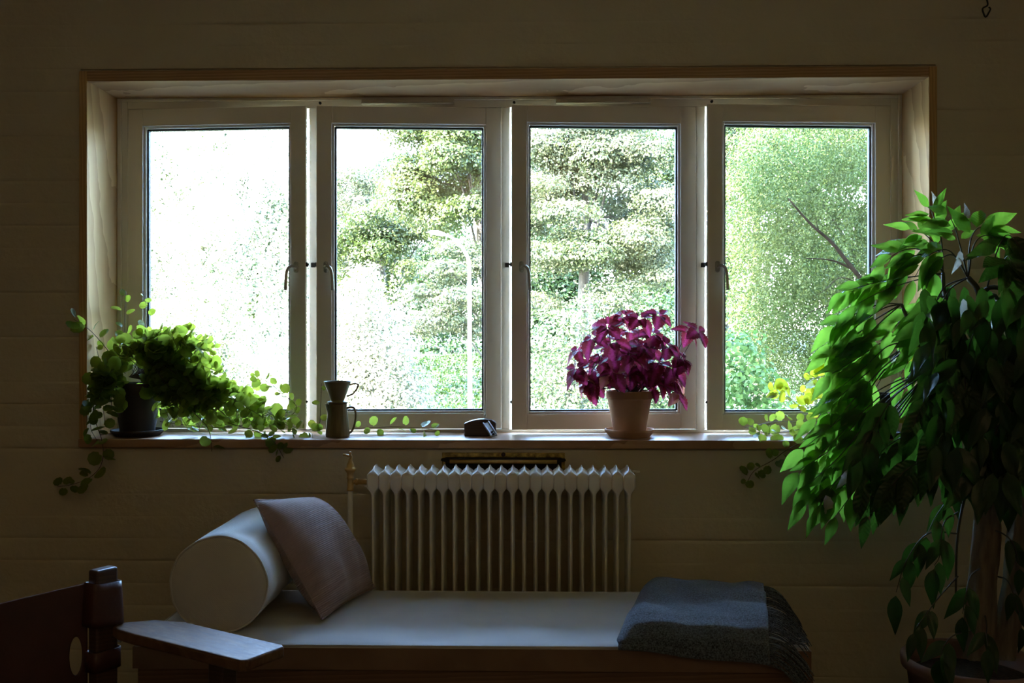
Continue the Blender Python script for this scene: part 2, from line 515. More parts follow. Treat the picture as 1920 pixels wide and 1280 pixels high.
# raised moulding that runs round the frame
mb = MB()
mb.box(fx0, wx(230, YF), YF - 0.014, YF - 0.004, FB, FT)
mb.box(wx(1682, YF), fx1, YF - 0.014, YF - 0.004, FB, FT)
mb.box(wx(230, YF), wx(1682, YF), YF - 0.014, YF - 0.004, FT - 0.012, FT)
wbuild(mb, 'frame_moulding', M['white'], bevel=0.003)
mull = [(wx(580, YF), wx(580, YF) + 0.040), (wx(940, YF), wx(956, YF)), (wx(1305, YF), wx(1321.5, YF))]
for i, (a, b) in enumerate(mull):
    mb = MB().box(a, b, YF - 0.004, 3.84, SB - 0.002, ST + 0.001)
    if i: mb.box(a - 0.016, b + 0.016, YF + 0.0575, 3.839, SB - 0.002, ST + 0.001)
    else: mb.box(a, b + 0.016, YF + 0.0575, 3.839, SB - 0.002, ST + 0.001)
    wbuild(mb, 'mullion', M['white'], bevel=0.002)

def casement(pa, pb, hinge):
    """built with its hinge edge at the local origin, x running towards the free edge"""
    if hinge == 'L':
        h = Vector((wx(pa, YF), YF - 0.002, SB)); e = Vector((wx(pb, YO), YO, SB)); sx = 1
    else:
        h = Vector((wx(pb, YF), YF - 0.002, SB)); e = Vector((wx(pa, YO), YO, SB)); sx = -1
    W = (e - h).to_2d().length
    ang = math.atan2((e.y - h.y), (e.x - h.x)) if sx > 0 else math.atan2(-(e.y - h.y), -(e.x - h.x))
    H = ST - SB
    S, T, B = 0.057, 0.064, 0.058
    def bx(mb, x0, x1, y0, y1, z0, z1):
        a, b = sorted((sx * x0, sx * x1)); return mb.box(a, b, y0, y1, z0, z1)
    mb = MB()
    LIP = 0.018
    for (x0, x1, z0, z1) in ((0, S, 0, H), (W - S, W, 0, H), (S, W - S, H - T, H), (S, W - S, 0, B)):
        bx(mb, x0, x1, 0, LIP, z0, z1)
    i = 0.013                                # rebated body behind the lip
    for (x0, x1, z0, z1) in ((i, S + .004, i, H - i), (W - S - .004, W - i, i, H - i), (S, W - S, H - T - .004, H - i), (S, W - S, i, B + .004)):
        bx(mb, x0, x1, LIP, 0.058, z0, z1)
    c = mb.build('casement', M['white'], win, bevel=0.0016)
    c.location = h - parent_loc(win)
    c.rotation_euler = (0, 0, ang)
    # moulded glazing bead, dark gasket, pane
    mb = MB()
    bw = 0.009
    for (x0, x1, z0, z1) in ((S, S + bw, B, H - T), (W - S - bw, W - S, B, H - T), (S + bw, W - S - bw, H - T - bw, H - T), (S + bw, W - S - bw, B, B + bw)):
        bx(mb, x0, x1, 0.010, 0.026, z0, z1)
    mb.build('glazing_bead', M['white'], c, bevel=0.004, seg=3)
    mb = MB()
    g0, g1 = bw, bw + 0.006
    for (x0, x1, z0, z1) in ((S + g0, S + g1, B + g0, H - T - g0), (W - S - g1, W - S - g0, B + g0, H - T - g0), (S + g1, W - S - g1, H - T - g1, H - T - g0), (S + g1, W - S - g1, B + g0, B + g1)):
        bx(mb, x0, x1, 0.022, 0.040, z0, z1)
    mb.build('gasket', M['gasket'], c)
    mb = MB(); bx(mb, S + 0.006, W - S - 0.006, 0.031, 0.035, B + 0.006, H - T - 0.006)
    mb.build('pane', M['glass'], c)
    # lever handle on an oval plate, at the free edge
    hx, hz = W - 0.036, EYE - (500 - 624) / FPX * 3.70 - SB
    pl = MB()
    def stadium(u, v):
        a = 2 * math.pi * u
        x, zz = 0.0085 * math.cos(a), 0.0085 * math.sin(a)
        zz += 0.0125 if math.sin(a) > 0 else -0.0125
        k, y = [(1.0, 0.0), (1.0, -0.006), (0.85, -0.0085), (0.0, -0.009)][int(round(v * 3))]
        return Vector((sx * hx + x * k, y, hz + zz * k))
    pl.grid(stadium, 20, 3, close_u=True)
    pl.tube([(sx * hx, -0.006, hz), (sx * hx, -0.026, hz)], 0.0065, 10)
    for dz in (-0.0145, 0.0145):
        pl.tube([(sx * hx, -0.006, hz + dz), (sx * hx, -0.0105, hz + dz)], 0.0032, 8)
    pl.build('handle_plate', M['nickel'], c, smooth=True)
    path = smooth_path([(sx * hx, -0.026, hz), (sx * (hx - 0.008), -0.034, hz + 0.002), (sx * (hx - 0.020), -0.036, hz - 0.006),
                        (sx * (hx - 0.026), -0.036, hz - 0.026), (sx * (hx - 0.028), -0.036, hz - 0.055), (sx * (hx - 0.0295), -0.036, hz - 0.088)], 18)
    MB().tube(path, [0.006] * 4 + [0.0055] * 10 + [0.0058] * 4, 10).build('handle', M['nickel'], c, smooth=True)
    # lock strike and small stop on the free edge
    mb = MB()
    bx(mb, W - 0.001, W + 0.006, 0.003, 0.016, hz + 0.002, hz + 0.018)
    bx(mb, W + 0.004, W + 0.010, 0.005, 0.013, hz + 0.006, hz + 0.014)
    mb.build('lock_strike', M['dark_metal'], c, bevel=0.001)
    mb = MB().tube([(sx * (W - 0.001), 0.008, 0.105), (sx * (W + 0.005), 0.008, 0.100)], [0.0055, 0.004], 8)
    mb.build('stop_peg', M['dark_metal'], c, smooth=True)
    return c
for s in sash_px: casement(*s)
# strikes on the mullions, opposite the locks, and little pegs in the head of the frame
for px, py in ((588, 497), (951, 497), (1318, 497)):
    p = P(px, py, YF)
    wbuild(MB().box(p.x - 0.008, p.x + 0.008, YF - 0.012, YF + 0.002, p.z - 0.009, p.z + 0.009), 'strike_plate', M['dark_metal'], bevel=0.002)
for px, py in ((567, 187), (601, 194), (964, 193), (1334, 191)):
    p = P(px, py, YF)
    wbuild(MB().tube([p + Vector((0, -0.012, 0)), p + Vector((0, 0.002, 0))], [0.005, 0.006], 8), 'frame_peg', M['dark_metal'], smooth=True)
# the two slim ventilator flaps in the head of the frame
for pa, pb, yy in ((678, 852, 192), (1042, 1220, 191)):
    a, b = P(pa, yy, YF - 0.01), P(pb, yy, YF - 0.01)
    mb = MB().box(a.x, b.x, YF - 0.016, YF - 0.004, a.z - 0.001, a.z + 0.010)
    mb.box(a.x, b.x, YF - 0.030, YF - 0.004, a.z - 0.008, a.z - 0.005)
    mb.box(a.x + 0.02, a.x + 0.045, YF - 0.022, YF - 0.004, a.z - 0.005, a.z + 0.008)
    mb.box(b.x - 0.045, b.x - 0.005, YF - 0.022, YF - 0.004, a.z - 0.006, a.z + 0.010)
    wbuild(mb, 'ventilator_flap', M['white'], bevel=0.0015)

# ------------------------------------------------------------------ outside: lawn, trees, street lamp
def ground_z(x, y):
    s = min(max((y - 22.0) / 24.0, 0.0), 1.0)
    far = max(0.0, y - 46.0) * 0.03
    return -2.2 + 2.34 * s + far + 0.06 * math.sin(x * 0.5 + y * 0.31) + 0.04 * math.sin(x * 1.3 - y * 0.7)
lawn_mat = plain('mown_grass', (0.006, 0.013, 0.002), (0.015, 0.027, 0.004), rough=0.9, scale=1.5, bump=0.4, bscale=30)
mb = MB()
mb.grid(lambda u, v: Vector((-60 + 120 * u, 3.9 + 90 * v ** 1.5, ground_z(-60 + 120 * u, 3.9 + 90 * v ** 1.5))), 70, 60)
struct(mb.build('ground', lawn_mat, smooth=True), 'grassy ground rising to a sloping lawn outside')

def quads_mesh(name, pts, nrm, ln, wd, mat, r, droop=0.0):
    """one folded leaf (two triangles) per point, as a single mesh"""
    n = len(pts)
    t = r.normal(size=(n, 3)); t[:, 2] -= droop
    t -= nrm * (t * nrm).sum(1, keepdims=True)
    t /= np.linalg.norm(t, axis=1, keepdims=True) + 1e-9
    w = np.cross(nrm, t)
    L = ln * r.uniform(0.7, 1.25, (n, 1)); Wd = wd * r.uniform(0.7, 1.25, (n, 1))
    v = np.empty((n, 4, 3))
    v[:, 0] = pts - t * L * .5
    v[:, 1] = pts + w * Wd * .5 + nrm * Wd * 0.15
    v[:, 2] = pts + t * L * .5
    v[:, 3] = pts - w * Wd * .5 + nrm * Wd * 0.15
    f = np.arange(n * 4).reshape(n, 4)
    tri = np.concatenate([f[:, [0, 1, 2]], f[:, [0, 2, 3]]], 1).reshape(-1)
    me = bpy.data.meshes.new(name)
    me.vertices.add(n * 4); me.vertices.foreach_set('co', v.reshape(-1).astype(np.float32))
    me.loops.add(n * 6); me.loops.foreach_set('vertex_index', tri.astype(np.int32))
    me.polygons.add(n * 2)
    me.polygons.foreach_set('loop_start', np.arange(0, n * 6, 3, dtype=np.int32))
    me.update(calc_edges=True)
    me.materials.append(mat)
    COUNT[0] += n * 2
    return me
COUNT = [0]
def unit(v): return v / (np.linalg.norm(v, axis=1, keepdims=True) + 1e-9)
def clump_points(clumps, dens, r, up=0.35, shell=0.55):
    """points near the surface of each ellipsoid (centre, radii), thinner underneath"""
    P_, N_ = [], []
    for c, rad in clumps:
        rad = np.array(rad if hasattr(rad, '__len__') else (rad, rad, rad), float)
        n = int(dens * (rad[0] * rad[2] + rad[0] * rad[1] + rad[1] * rad[2]) / 3 * 4)
        d = unit(r.normal(size=(n, 3)))
        d = d[(d[:, 2] > -0.35) | (r.uniform(size=n) < 0.4)]
        k = shell + (1.12 - shell) * r.uniform(size=(len(d), 1)) ** 0.6
        k *= 1 + 0.22 * np.sin(d[:, :1] * 5 + c[0]) * np.sin(d[:, 1:2] * 6 + c[1]) + 0.12 * np.sin(d[:, 2:] * 9 + c[2])
        P_.append(np.array(c) + d * rad * k)
        N_.append(unit(d * 0.9 + r.normal(size=d.shape) * 0.45 + np.array([0, 0, up])))
    return np.concatenate(P_), np.concatenate(N_)
def sub_clumps(c, rad, n, r, size=(0.25, 0.42), flat=0.6):
    """break a big crown (centre, radii) into n lumps sitting on and in it"""
    out = []
    rad = np.array(rad, float)
    for _ in range(n):
        d = r.normal(size=3); d /= np.linalg.norm(d)
        if d[2] < -0.6: d[2] *= -1
        k = r.uniform(0.45, 0.92)
        s = rad.mean() * r.uniform(*size)
        out.append((np.array(c) + d * rad * k, (s, s, s * flat)))
    return out
bark = plain('grey_brown_bark', (0.020, 0.016, 0.012), (0.045, 0.038, 0.029), rough=0.9, scale=12, bump=0.8, bscale=25, stretch=(1, 1, 0.25))
dark_bark = plain('dark_wet_bark', (0.004, 0.0032, 0.0025), (0.009, 0.007, 0.0055), rough=1.0, scale=12, spec=0.0)
pale_bark = plain('pale_birch_bark', (0.22, 0.20, 0.17), (0.5, 0.47, 0.42), rough=0.8, scale=9, stretch=(1, 1, 3))
def make_tree(label, base_xy, trunk_top, tr, clumps, leaf, mat, dens, r, name='broadleaf_tree', bmat=None, limbs=7, up=0.35, shell=0.55, cat='tree', extra=None):
    base = Vector((base_xy[0], base_xy[1], ground_z(*base_xy) - 0.05))
    root = empty(name, base, 0, label, cat, 'trees and bushes outside the window')
    top = Vector(trunk_top) - base
    rr = random.Random(int(base.x * 100 + base.y))
    pts = smooth_path([Vector((0, 0, 0)), top * 0.35 + Vector((rr.uniform(-.1, .1), 0, 0)), top * 0.7 + Vector((rr.uniform(-.15, .15), 0, 0)), top], 12)
    MB().tube(pts, [tr * (1.15 - 0.85 * i / 11) for i in range(12)], 9).build('trunk', bmat or bark, root, smooth=True)
    cs = sorted(clumps, key=lambda q: -np.prod(q[1]))[:limbs]
    for c, rad in cs:
        e = Vector(c) - base
        s = pts[rr.randint(5, 10)]
        mid = s.lerp(e, 0.5) + Vector((0, 0, 0.12 * (e - s).length))
        MB().tube(smooth_path([s, mid, e], 7), [tr * .24 * (1 - 0.8 * i / 6) for i in range(7)], 6).build('branch', bmat or bark, root, smooth=True)
    p, nn = clump_points(clumps, dens, r, up, shell)
    if extra is not None:
        p = np.concatenate([p, extra[0]]); nn = np.concatenate([nn, extra[1]])
    me = quads_mesh('foliage', p - np.array(base), nn, leaf[0], leaf[1], mat, r, leaf[2] if len(leaf) > 2 else 0.0)
    o = bpy.data.objects.new('foliage', me); o['kind'] = 'stuff'
    o.parent = root; COL.objects.link(o)
    return root
def pc(px, py, Y, rpx, flat=0.7):
    """clump seen at (px, py) with a radius of rpx pixels at depth Y"""
    s = rpx / FPX * Y
    return (np.array(P(px, py, Y)), (s, s, s * flat))
def strands(px0, px1, py0, py1, Y, n, ln, per, r, dy=1.0):
    """hanging birch twigs: leaves strung along drooping lines"""
    ps = []
    for _ in range(n):
        a = np.array(P(r.uniform(px0, px1), r.uniform(py0, py1), Y + r.uniform(-dy, dy)))
        k = np.linspace(0, 1, per)[:, None]
        L = ln * r.uniform(0.5, 1.3)
        sway = r.normal(size=2) * 0.12 * L
        ps.append(a + np.concatenate([sway[0] * k + 0.04 * np.sin(k * 9 + a[0]), sway[1] * k, -L * k], 1) + r.normal(size=(per, 3)) * 0.035)
    p = np.concatenate(ps)
    return p, unit(r.normal(size=p.shape) + np.array([0, -0.3, 0.35]))

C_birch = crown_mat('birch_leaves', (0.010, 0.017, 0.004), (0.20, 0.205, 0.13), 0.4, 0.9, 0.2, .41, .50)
C_bush = crown_mat('pale_bush_leaves', (0.045, 0.050, 0.022), (0.16, 0.16, 0.11), 0.42, 2.4, 0.25, .36, .50)
C_maple = crown_mat('maple_leaves', (0.014, 0.027, 0.0028), (0.052, 0.062, 0.021), 0.45, 0.5, .22)
C_chest = crown_mat('chestnut_leaves', (0.018, 0.032, 0.005), (0.080, 0.084, 0.046), 0.45, 0.5, .28)
C_dark = crown_mat('dark_green_leaves', (0.007, 0.018, 0.004), (0.017, 0.031, 0.009), 0.35, 0.7, .2)
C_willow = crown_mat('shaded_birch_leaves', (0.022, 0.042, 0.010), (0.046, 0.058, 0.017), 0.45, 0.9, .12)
r0 = np.random.default_rng(11)

# the big weeping birch on the left, in full sun
T = [pc(330, 250, 15, 170, .9), pc(480, 330, 15.5, 120, .9), pc(120, 320, 15, 200, .9), pc(420, 520, 15, 150, .9), pc(250, 560, 14.6, 170, .9),
     pc(60, 560, 15, 200, .9), pc(500, 640, 15, 110, .9), pc(380, 740, 14.8, 150, .9), pc(200, 780, 15, 170, .9), pc(350, 60, 15.6, 170, .9), pc(150, 100, 15, 160, .9), pc(520, 470, 16, 90, .9), pc(540, 560, 16, 90, .9)]
make_tree('tall sunlit birch with hanging twigs outside the leftmost casement', (-4.6, 15.3), P(310, -30, 15.3), 0.16, T, (0.055, 0.036, .6), C_birch, 1150, r0, 'birch_tree', pale_bark, 9, .35, .5,
          extra=strands(150, 590, 160, 720, 14.6, 800, 0.9, 44, r0, 1.3))
# pale conical bush in front of it
T = [pc(682, 530, 10.6, 34, 1.1), pc(672, 585, 10.6, 56, 1.0), pc(690, 650, 10.5, 82, 1.0), pc(640, 690, 10.7, 80, .9), pc(700, 725, 10.4, 100, .9), pc(740, 770, 10.5, 75, .9), pc(620, 780, 10.7, 95, .9),
     pc(690, 830, 10.4, 120, .9), pc(720, 950, 10.4, 130, .9), pc(620, 950, 10.6, 120, .9)]
make_tree('pale young birch with a pointed crown behind the ceramic dripper', (wx(680, 10.6), 10.6), P(682, 510, 10.6), 0.05, T, (0.042, 0.026, .3), C_bush, 4600, r0, 'birch_tree', pale_bark, 6, .35, .45,
          extra=strands(600, 770, 500, 700, 10.4, 150, 0.35, 18, r0, .4))
# maple at the top of the second casement
T = sub_clumps(np.array(P(860, 300, 24)), (1.8, 1.6, 2.2), 28, r0, (.25, .42), .85) + [pc(800, 250, 24, 55), pc(780, 330, 24, 40), pc(880, 250, 23.2, 60, .5), pc(850, 300, 23, 55, .5), pc(890, 390, 23, 50, .5), pc(850, 160, 24, 90), pc(830, 410, 23.6, 50)]
make_tree('round maple rising behind the street lamp', (wx(948, 24.6), 24.6), P(900, 330, 24.2), 0.20, T, (0.075, 0.06), C_maple, 1900, r0, 'maple_tree')
# light, feathery tree further back on the left of the second casement
T = sub_clumps(np.array(P(660, 420, 34)), (2.2, 1.8, 2.0), 22, r0, (.2, .36)) + [pc(690, 350, 34, 30), pc(640, 390, 34, 45)]
make_tree('light feathery tree far behind the pale young birch', (wx(650, 34), 34), P(655, 400, 34), 0.2, T, (0.09, 0.05), C_chest, 900, r0)
# darker middle tree
T = sub_clumps(np.array(P(720, 520, 27)), (1.9, 1.7, 2.4), 26, r0, (.2, .36), .75)
make_tree('mid green tree with open layered branches left of the street lamp', (wx(715, 27.3), 27.3), P(715, 440, 27.2), 0.2, T, (0.08, 0.055), C_maple, 1500, r0)
# chestnut with bright tiers, behind the lamp post
T = [pc(840, 510, 19.5, 48, .45), pc(800, 550, 19.5, 44, .45), pc(870, 560, 19, 50, .45), pc(825, 600, 19.2, 50, .45), pc(890, 620, 19.5, 42, .45), pc(790, 620, 19.8, 32, .45), pc(900, 500, 20, 45, .45), pc(930, 570, 19.6, 60, .5), pc(860, 470, 20, 45, .45)]
make_tree('chestnut with bright flat tiers of leaves behind the lamp post', (wx(949, 20.2), 20.2), P(925, 470, 20), 0.12, T, (0.062, 0.042), C_chest, 3600, r0, 'chestnut_tree')
# great chestnut of the third casement
T = sub_clumps(np.array(P(1120, 420, 21.5)), (1.9, 1.5, 2.6), 46, r0, (.18, .32), .8) + [pc(1020, 270, 21, 60, .5), pc(1010, 350, 20.6, 50, .45), pc(1060, 400, 20.4, 60, .45), pc(1160, 280, 21, 60, .5), pc(1230, 290, 21, 60, .5), pc(1240, 380, 20.8, 60, .5), pc(1100, 480, 20.3, 60, .45), pc(1190, 450, 20.5, 60, .45), pc(1020, 480, 20.6, 60, .45), pc(1050, 200, 21, 80, .5), pc(1200, 190, 21, 90, .5), pc(1150, 560, 20.6, 60, .5), pc(1250, 520, 20.8, 50, .5), pc(1010, 570, 20.8, 50, .45)]
make_tree('great chestnut with tiered sunlit leaves filling the third casement', (wx(1098, 21.8), 21.8), P(1100, 240, 21.6), 0.17, T, (0.066, 0.044), C_chest, 2300, r0, 'chestnut_tree', None, 10)
# pale bush low in the third casement
T = [pc(1040, 640, 12, 62, .9), pc(1090, 600, 12, 44, .9), pc(1020, 710, 11.8, 72, .9), pc(1100, 720, 11.7, 80, .9), pc(1060, 790, 11.7, 110, .9), pc(1060, 900, 11.7, 130, .9), pc(1140, 800, 12, 80, .9)]
make_tree('pale fine-leaved bush low behind the purple coleus', (wx(1060, 12), 12), P(1070, 640, 12), 0.05, T, (0.055, 0.03, .2), crown_mat('grey_green_leaves', (0.034, 0.050, 0.020), (0.062, 0.078, 0.036), .35, 1.2), 2100, r0, 'leafy_bush', None, 6, .35, .5, 'bush')
T = [pc(1200, 660, 15, 70, .8), pc(1250, 600, 15.4, 60, .8), pc(1240, 740, 14.8, 80, .8), pc(1300, 690, 15, 70, .8), pc(1180, 790, 15, 90, .8), pc(1300, 800, 15, 90, .8), pc(1300, 600, 15.6, 60, .8)]
make_tree('dark broad bush to the right of the coleus pot', (wx(1250, 15.2), 15.2), P(1250, 640, 15.2), 0.06, T, (0.06, 0.036, .2), C_dark, 2000, r0, 'leafy_bush', None, 6, .35, .5, 'bush')
# weeping birch close to the house, in its shade
T = [pc(1480, 300, 9.6, 130, .9), pc(1600, 300, 9.6, 120, .9), pc(1560, 430, 9.8, 130, .9), pc(1440, 450, 9.7, 90, .9), pc(1480, 560, 9.6, 110, .9), pc(1590, 580, 9.8, 120, .9), pc(1520, 700, 9.6, 120, .9), pc(1640, 700, 9.8, 110, .9), pc(1700, 420, 9.8, 140, .9), pc(1430, 640, 9.9, 80, .9), pc(1600, 170, 9.6, 150, .9), pc(1760, 600, 10, 150, .9), pc(1540, 840, 9.7, 120, .9)]
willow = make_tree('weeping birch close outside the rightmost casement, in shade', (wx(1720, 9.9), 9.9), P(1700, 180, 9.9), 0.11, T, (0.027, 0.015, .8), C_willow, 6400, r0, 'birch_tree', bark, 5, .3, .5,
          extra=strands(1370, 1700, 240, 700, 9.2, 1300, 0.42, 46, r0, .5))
wb = Vector(willow.location)
for pts, rr_ in (([(1680, 600), (1600, 505), (1560, 455), (1520, 420), (1478, 372)], .022), ([(1600, 505), (1560, 488), (1512, 484)], .012), ([(1560, 455), (1535, 430), (1530, 405)], .006), ([(1640, 550), (1580, 520), (1545, 545), (1520, 560)], .006), ([(1600, 560), (1530, 580), (1500, 600)], .006)):
    MB().tube([p - wb for p in smooth_path([P(x, y, 8.4) for x, y in pts], 14)], [rr_ * (1 - 0.7 * i / 13) for i in range(14)], 6).build('bare_branch', dark_bark, willow, smooth=True)
# small maple low at the rightmost casement
T = [pc(1385, 660, 7.4, 50, .8), pc(1410, 720, 7.3, 55, .8), pc(1360, 740, 7.4, 60, .8), pc(1440, 770, 7.3, 50, .8), pc(1390, 830, 7.4, 80, .8)]
make_tree('small maple with broad leaves low in the rightmost casement', (wx(1390, 7.6), 7.6), P(1390, 690, 7.5), 0.03, T, (0.046, 0.036, .3), crown_mat('young_maple_leaves', (0.022, 0.052, 0.012), (0.048, 0.086, 0.022), .45, 2.0, .12), 3000, r0, 'maple_tree', None, 5, .4, .4)
# sunlit tree behind the shaded birch
T = sub_clumps(np.array(P(1420, 330, 21)), (1.7, 1.4, 2.4), 24, r0, (.2, .36), .55) + [pc(1500, 250, 22, 100, .6), pc(1620, 420, 22, 60, .6)]
make_tree('sunlit tree behind the shaded weeping birch', (wx(1420, 21.2), 21.2), P(1420, 280, 21.2), 0.16, T, (0.075, 0.05), C_maple, 1600, r0)
# hedge at the top of the lawn
T = [pc(x, 655 + 6 * math.sin(x), 49, 22, .6) for x in range(700, 1240, 22)]
make_tree('low dark hedge along the top of the lawn', (wx(850, 49), 49), P(850, 655, 49), 0.08, T, (0.22, 0.15), C_dark, 90, r0, 'clipped_hedge', None, 4, .4, .5, 'hedge')
# the wood behind everything
for i, (px, top, Y, w, lab) in enumerate([(560, 330, 52, 3.6, 'leftmost tree of the far wood, behind the tall birch'), (760, 270, 54, 3.8, 'tree of the far wood behind the layered tree'), (960, 200, 53, 4.2, 'tree of the far wood behind the second mullion from the left'),
                                          (1160, 190, 55, 4.4, 'tree of the far wood behind the great chestnut'), (1360, 180, 52, 4.6, 'tree of the far wood behind the third mullion'), (1580, 190, 50, 4.6, 'rightmost tree of the far wood, behind the shaded birch')]):
    c = P(px, top, Y); h = c.z - ground_z(c.x, Y)
    T = sub_clumps(np.array((c.x, Y, c.z - h * .45)), (w, w * .7, h * .48), 34, r0, (.2, .34), .6)
    T += [(np.array((c.x + r0.uniform(-w, w), Y + r0.uniform(-3.5, -1.5), ground_z(c.x, Y) + r0.uniform(.8, 5.2))), (1.5, 1.3, 1.2)) for _ in range(16)]
    make_tree(lab, (c.x, Y + .5), (c.x, Y + .4, c.z - h * .3), 0.28, T, (0.20, 0.14), C_dark if i != 3 else C_maple, 160, r0)

# grass blades on the part of the lawn that can be seen
n = 26000
gx = r0.uniform(wx(700, 40) - 2, wx(1100, 40) + 2, n); gy = 26 + 21 * r0.uniform(size=n)
gp = np.stack([gx, gy, [ground_z(a, b) + 0.05 for a, b in zip(gx, gy)]], 1)
gn = unit(r0.normal(size=(n, 3)) * np.array([1, 1, .25]) + np.array([0, -.3, .5]))
go = bpy.data.objects.new('lawn_grass', quads_mesh('lawn_grass', gp, gn, 0.22, 0.09, crown_mat('grass_blades', (0.006, 0.015, 0.002), (0.018, 0.032, 0.005), .4, .6), r0))
COL.objects.link(go); tag(go, 'short green grass on the sloping lawn behind the lamp post', 'grass', kind='stuff')

# street lamp
YL = 16.5
lp = P(882, 760, YL); lz = ground_z(lp.x, YL)
lamp = empty('street_lamp', (lp.x, YL, lz), 0, 'tall white street lamp with a curved arm outside the second casement', 'street lamp')
lamp_mat = plain('pale_lamp_paint', (0.66, 0.66, 0.64), (0.72, 0.72, 0.70), rough=0.45)
top = P(880, 520, YL) - lamp.location
MB().tube([(0, 0, -.1), (0, 0, 1.1), (0, 0, 1.12), top], [.058, .058, .040, .032], 12).build('pole', lamp_mat, lamp, smooth=True)
arm = smooth_path([top, P(879, 490, YL) - lamp.location, P(868, 466, YL) - lamp.location, P(848, 446, YL) - lamp.location, P(834, 440, YL) - lamp.location], 16)
MB().tube(arm, [.032 - .0008 * i for i in range(16)], 10).build('curved_arm', lamp_mat, lamp, smooth=True)
mb = MB()
h0, h1 = P(838, 441, YL) - lamp.location, P(803, 435, YL) - lamp.location
def headfn(u, v):
    a = 2 * math.pi * u
    w = math.sin(math.pi * min(1, max(0, v * .94 + .03))) ** .6
    p = h0.lerp(h1, v)
    return p + Vector((0, .08 * w * math.cos(a), (.052 if math.sin(a) > 0 else .032) * w * math.sin(a)))
mb.grid(headfn, 14, 8, close_u=True).build('lamp_head', lamp_mat, lamp, smooth=True)

# white cabinet low in the third casement
p = P(994, 760, 17.5); gz = ground_z(p.x, 17.5)
cab = empty('utility_cabinet', (p.x, 17.5, gz), 0, 'white box-like cabinet outside, low in the third casement', 'cabinet')
hz = P(994, 746, 17.5).z - gz
wht = plain('white_sheet_metal', (0.75, 0.76, 0.78), (0.8, 0.8, 0.82), rough=0.4)
MB().box(-.16, .14, -.15, .25, -.05, hz - .03).build('body', wht, cab, bevel=.01)
MB().box(-.18, .16, -.17, .27, hz - .03, hz).build('cap', wht, cab, bevel=.008)
MB().box(-.13, .11, -.165, -.15, .15, hz - .08).build('door', wht, cab, bevel=.005)

# ------------------------------------------------------------------ radiator below the sill
YR = 3.390                                   # middle of the radiator
xs0, xs1 = wx(699, YR - .06), wx(1180, YR - .06)
PITCH = (xs1 - xs0) / 22
ZR1 = P(940, 873, YR - .02).z
ZR0 = 0.13
rad = empty('radiator', ((xs0 + xs1) / 2, YR, 0), 0, 'old white column radiator with a brass valve below the window', 'radiator')
def section_mesh():
    hw = PITCH / 2
    H1 = ZR1 - ZR0
    top = [(0.000, 0.0012, 0.020), (0.003, 0.0026, 0.034), (0.009, 0.0046, 0.048), (0.014, 0.0085, 0.056), (0.020, 0.0150, 0.062), (0.026, hw + .001, 0.066), (0.034, hw + .002, 0.068),
           (0.064, hw + .002, 0.068), (0.072, hw, 0.067), (0.078, 0.0150, 0.066), (0.086, 0.0105, 0.065), (0.096, 0.0085, 0.064), (0.112, 0.0075, 0.064)]
    rows = [(H1 - a, b, c) for a, b, c in top] + [(a, b, c) for a, b, c in reversed(top)]
    mb = MB()
    seg = 32
    def fn(u, v):
        z, w, d = rows[int(round(v * (len(rows) - 1)))]
        a = 2 * math.pi * u
        c, s_ = math.cos(a), math.sin(a)
        e = 0.75 - .50 * min(1, max(0, (w - .008) / .008))
        return Vector((w * math.copysign(abs(c) ** e, c), d * math.copysign(abs(s_) ** e, s_), ZR0 + z))
    mb.grid(fn, seg, len(rows) - 1, close_u=True)
    n = len(rows)
    mb.f.append(tuple(range(seg))); mb.f.append(tuple((n - 1) * seg + k for k in range(seg))[::-1])
    return mb.mesh('radiator_section', M['radiator'], True)
sm = section_mesh()
for i in range(23):
    link_copy('radiator_section', sm, rad, Matrix.Translation((xs0 + PITCH * i - rad.location.x, 0, 0)))
def rb(mb, name, mat, **kw): return mb.build(name, mat, rad, world=True, **kw)
vx = wx(657, YR)
zc = P(700, 903, YR).z
px_r = 0.0092
rb(MB().tube([(vx, YR, 0.02), (vx, YR, zc - .018)], px_r, 14), 'pipe', M['radiator'], smooth=True)
mb = MB()
mb.lathe([(0, -.030), (.0125, -.030), (.0125, -.024), (.0105, -.022), (.0105, .010), (.0125, .012), (.0125, .016), (.011, .018), (.012, .030), (.0175, .038), (.0195, .041), (.0195, .046), (.0175, .047), (.0135, .052), (.0125, .060), (.0075, .070), (.006, .078), (0, .079)], (vx, YR, zc), 20)
mb.tube([(vx + .008, YR, zc), (vx + .018, YR, zc)], .0075, 12)
mb.tube([(vx + .018, YR, zc), (vx + .026, YR, zc)], .012, 6)
mb.tube([(vx + .026, YR, zc), (xs0 - .008, YR, zc)], .010, 12)
valve = rb(mb, 'valve', M['brass'], smooth=True, label='old brass radiator valve')
mb = MB()
mb.tube(smooth_path([(vx, YR, zc + .076), (vx + .004, YR, zc + .084), (vx - .001, YR, zc + .092), (vx, YR, zc + .102)], 8), [.0055, .0045, .004, .004, .0045, .004, .0035, .003], 8)
mb.tube([(vx + .004, YR, zc + .086), (vx - .024, YR - .006, zc + .094)], [.0045, .0035], 8)
mb.build('valve_key', M['brass'], valve, world=True, smooth=True)
mb = MB().tube([(xs1 + .01, YR, zc), (xs1 + .020, YR, zc)], [.034, .026], 14)
rb(mb, 'end_plug', M['radiator'], smooth=True)
ax = P(1190, 883, YR)
mb = MB().tube([(xs1 + .012, YR - .01, ax.z), (ax.x + .016, YR - .01, ax.z)], .0032, 8)
mb.tube([(ax.x + .004, YR - .01, ax.z - .004), (ax.x + .004, YR - .01, ax.z + .003)], .003, 8)
rb(mb, 'bleed_valve', M['radiator'], smooth=True)
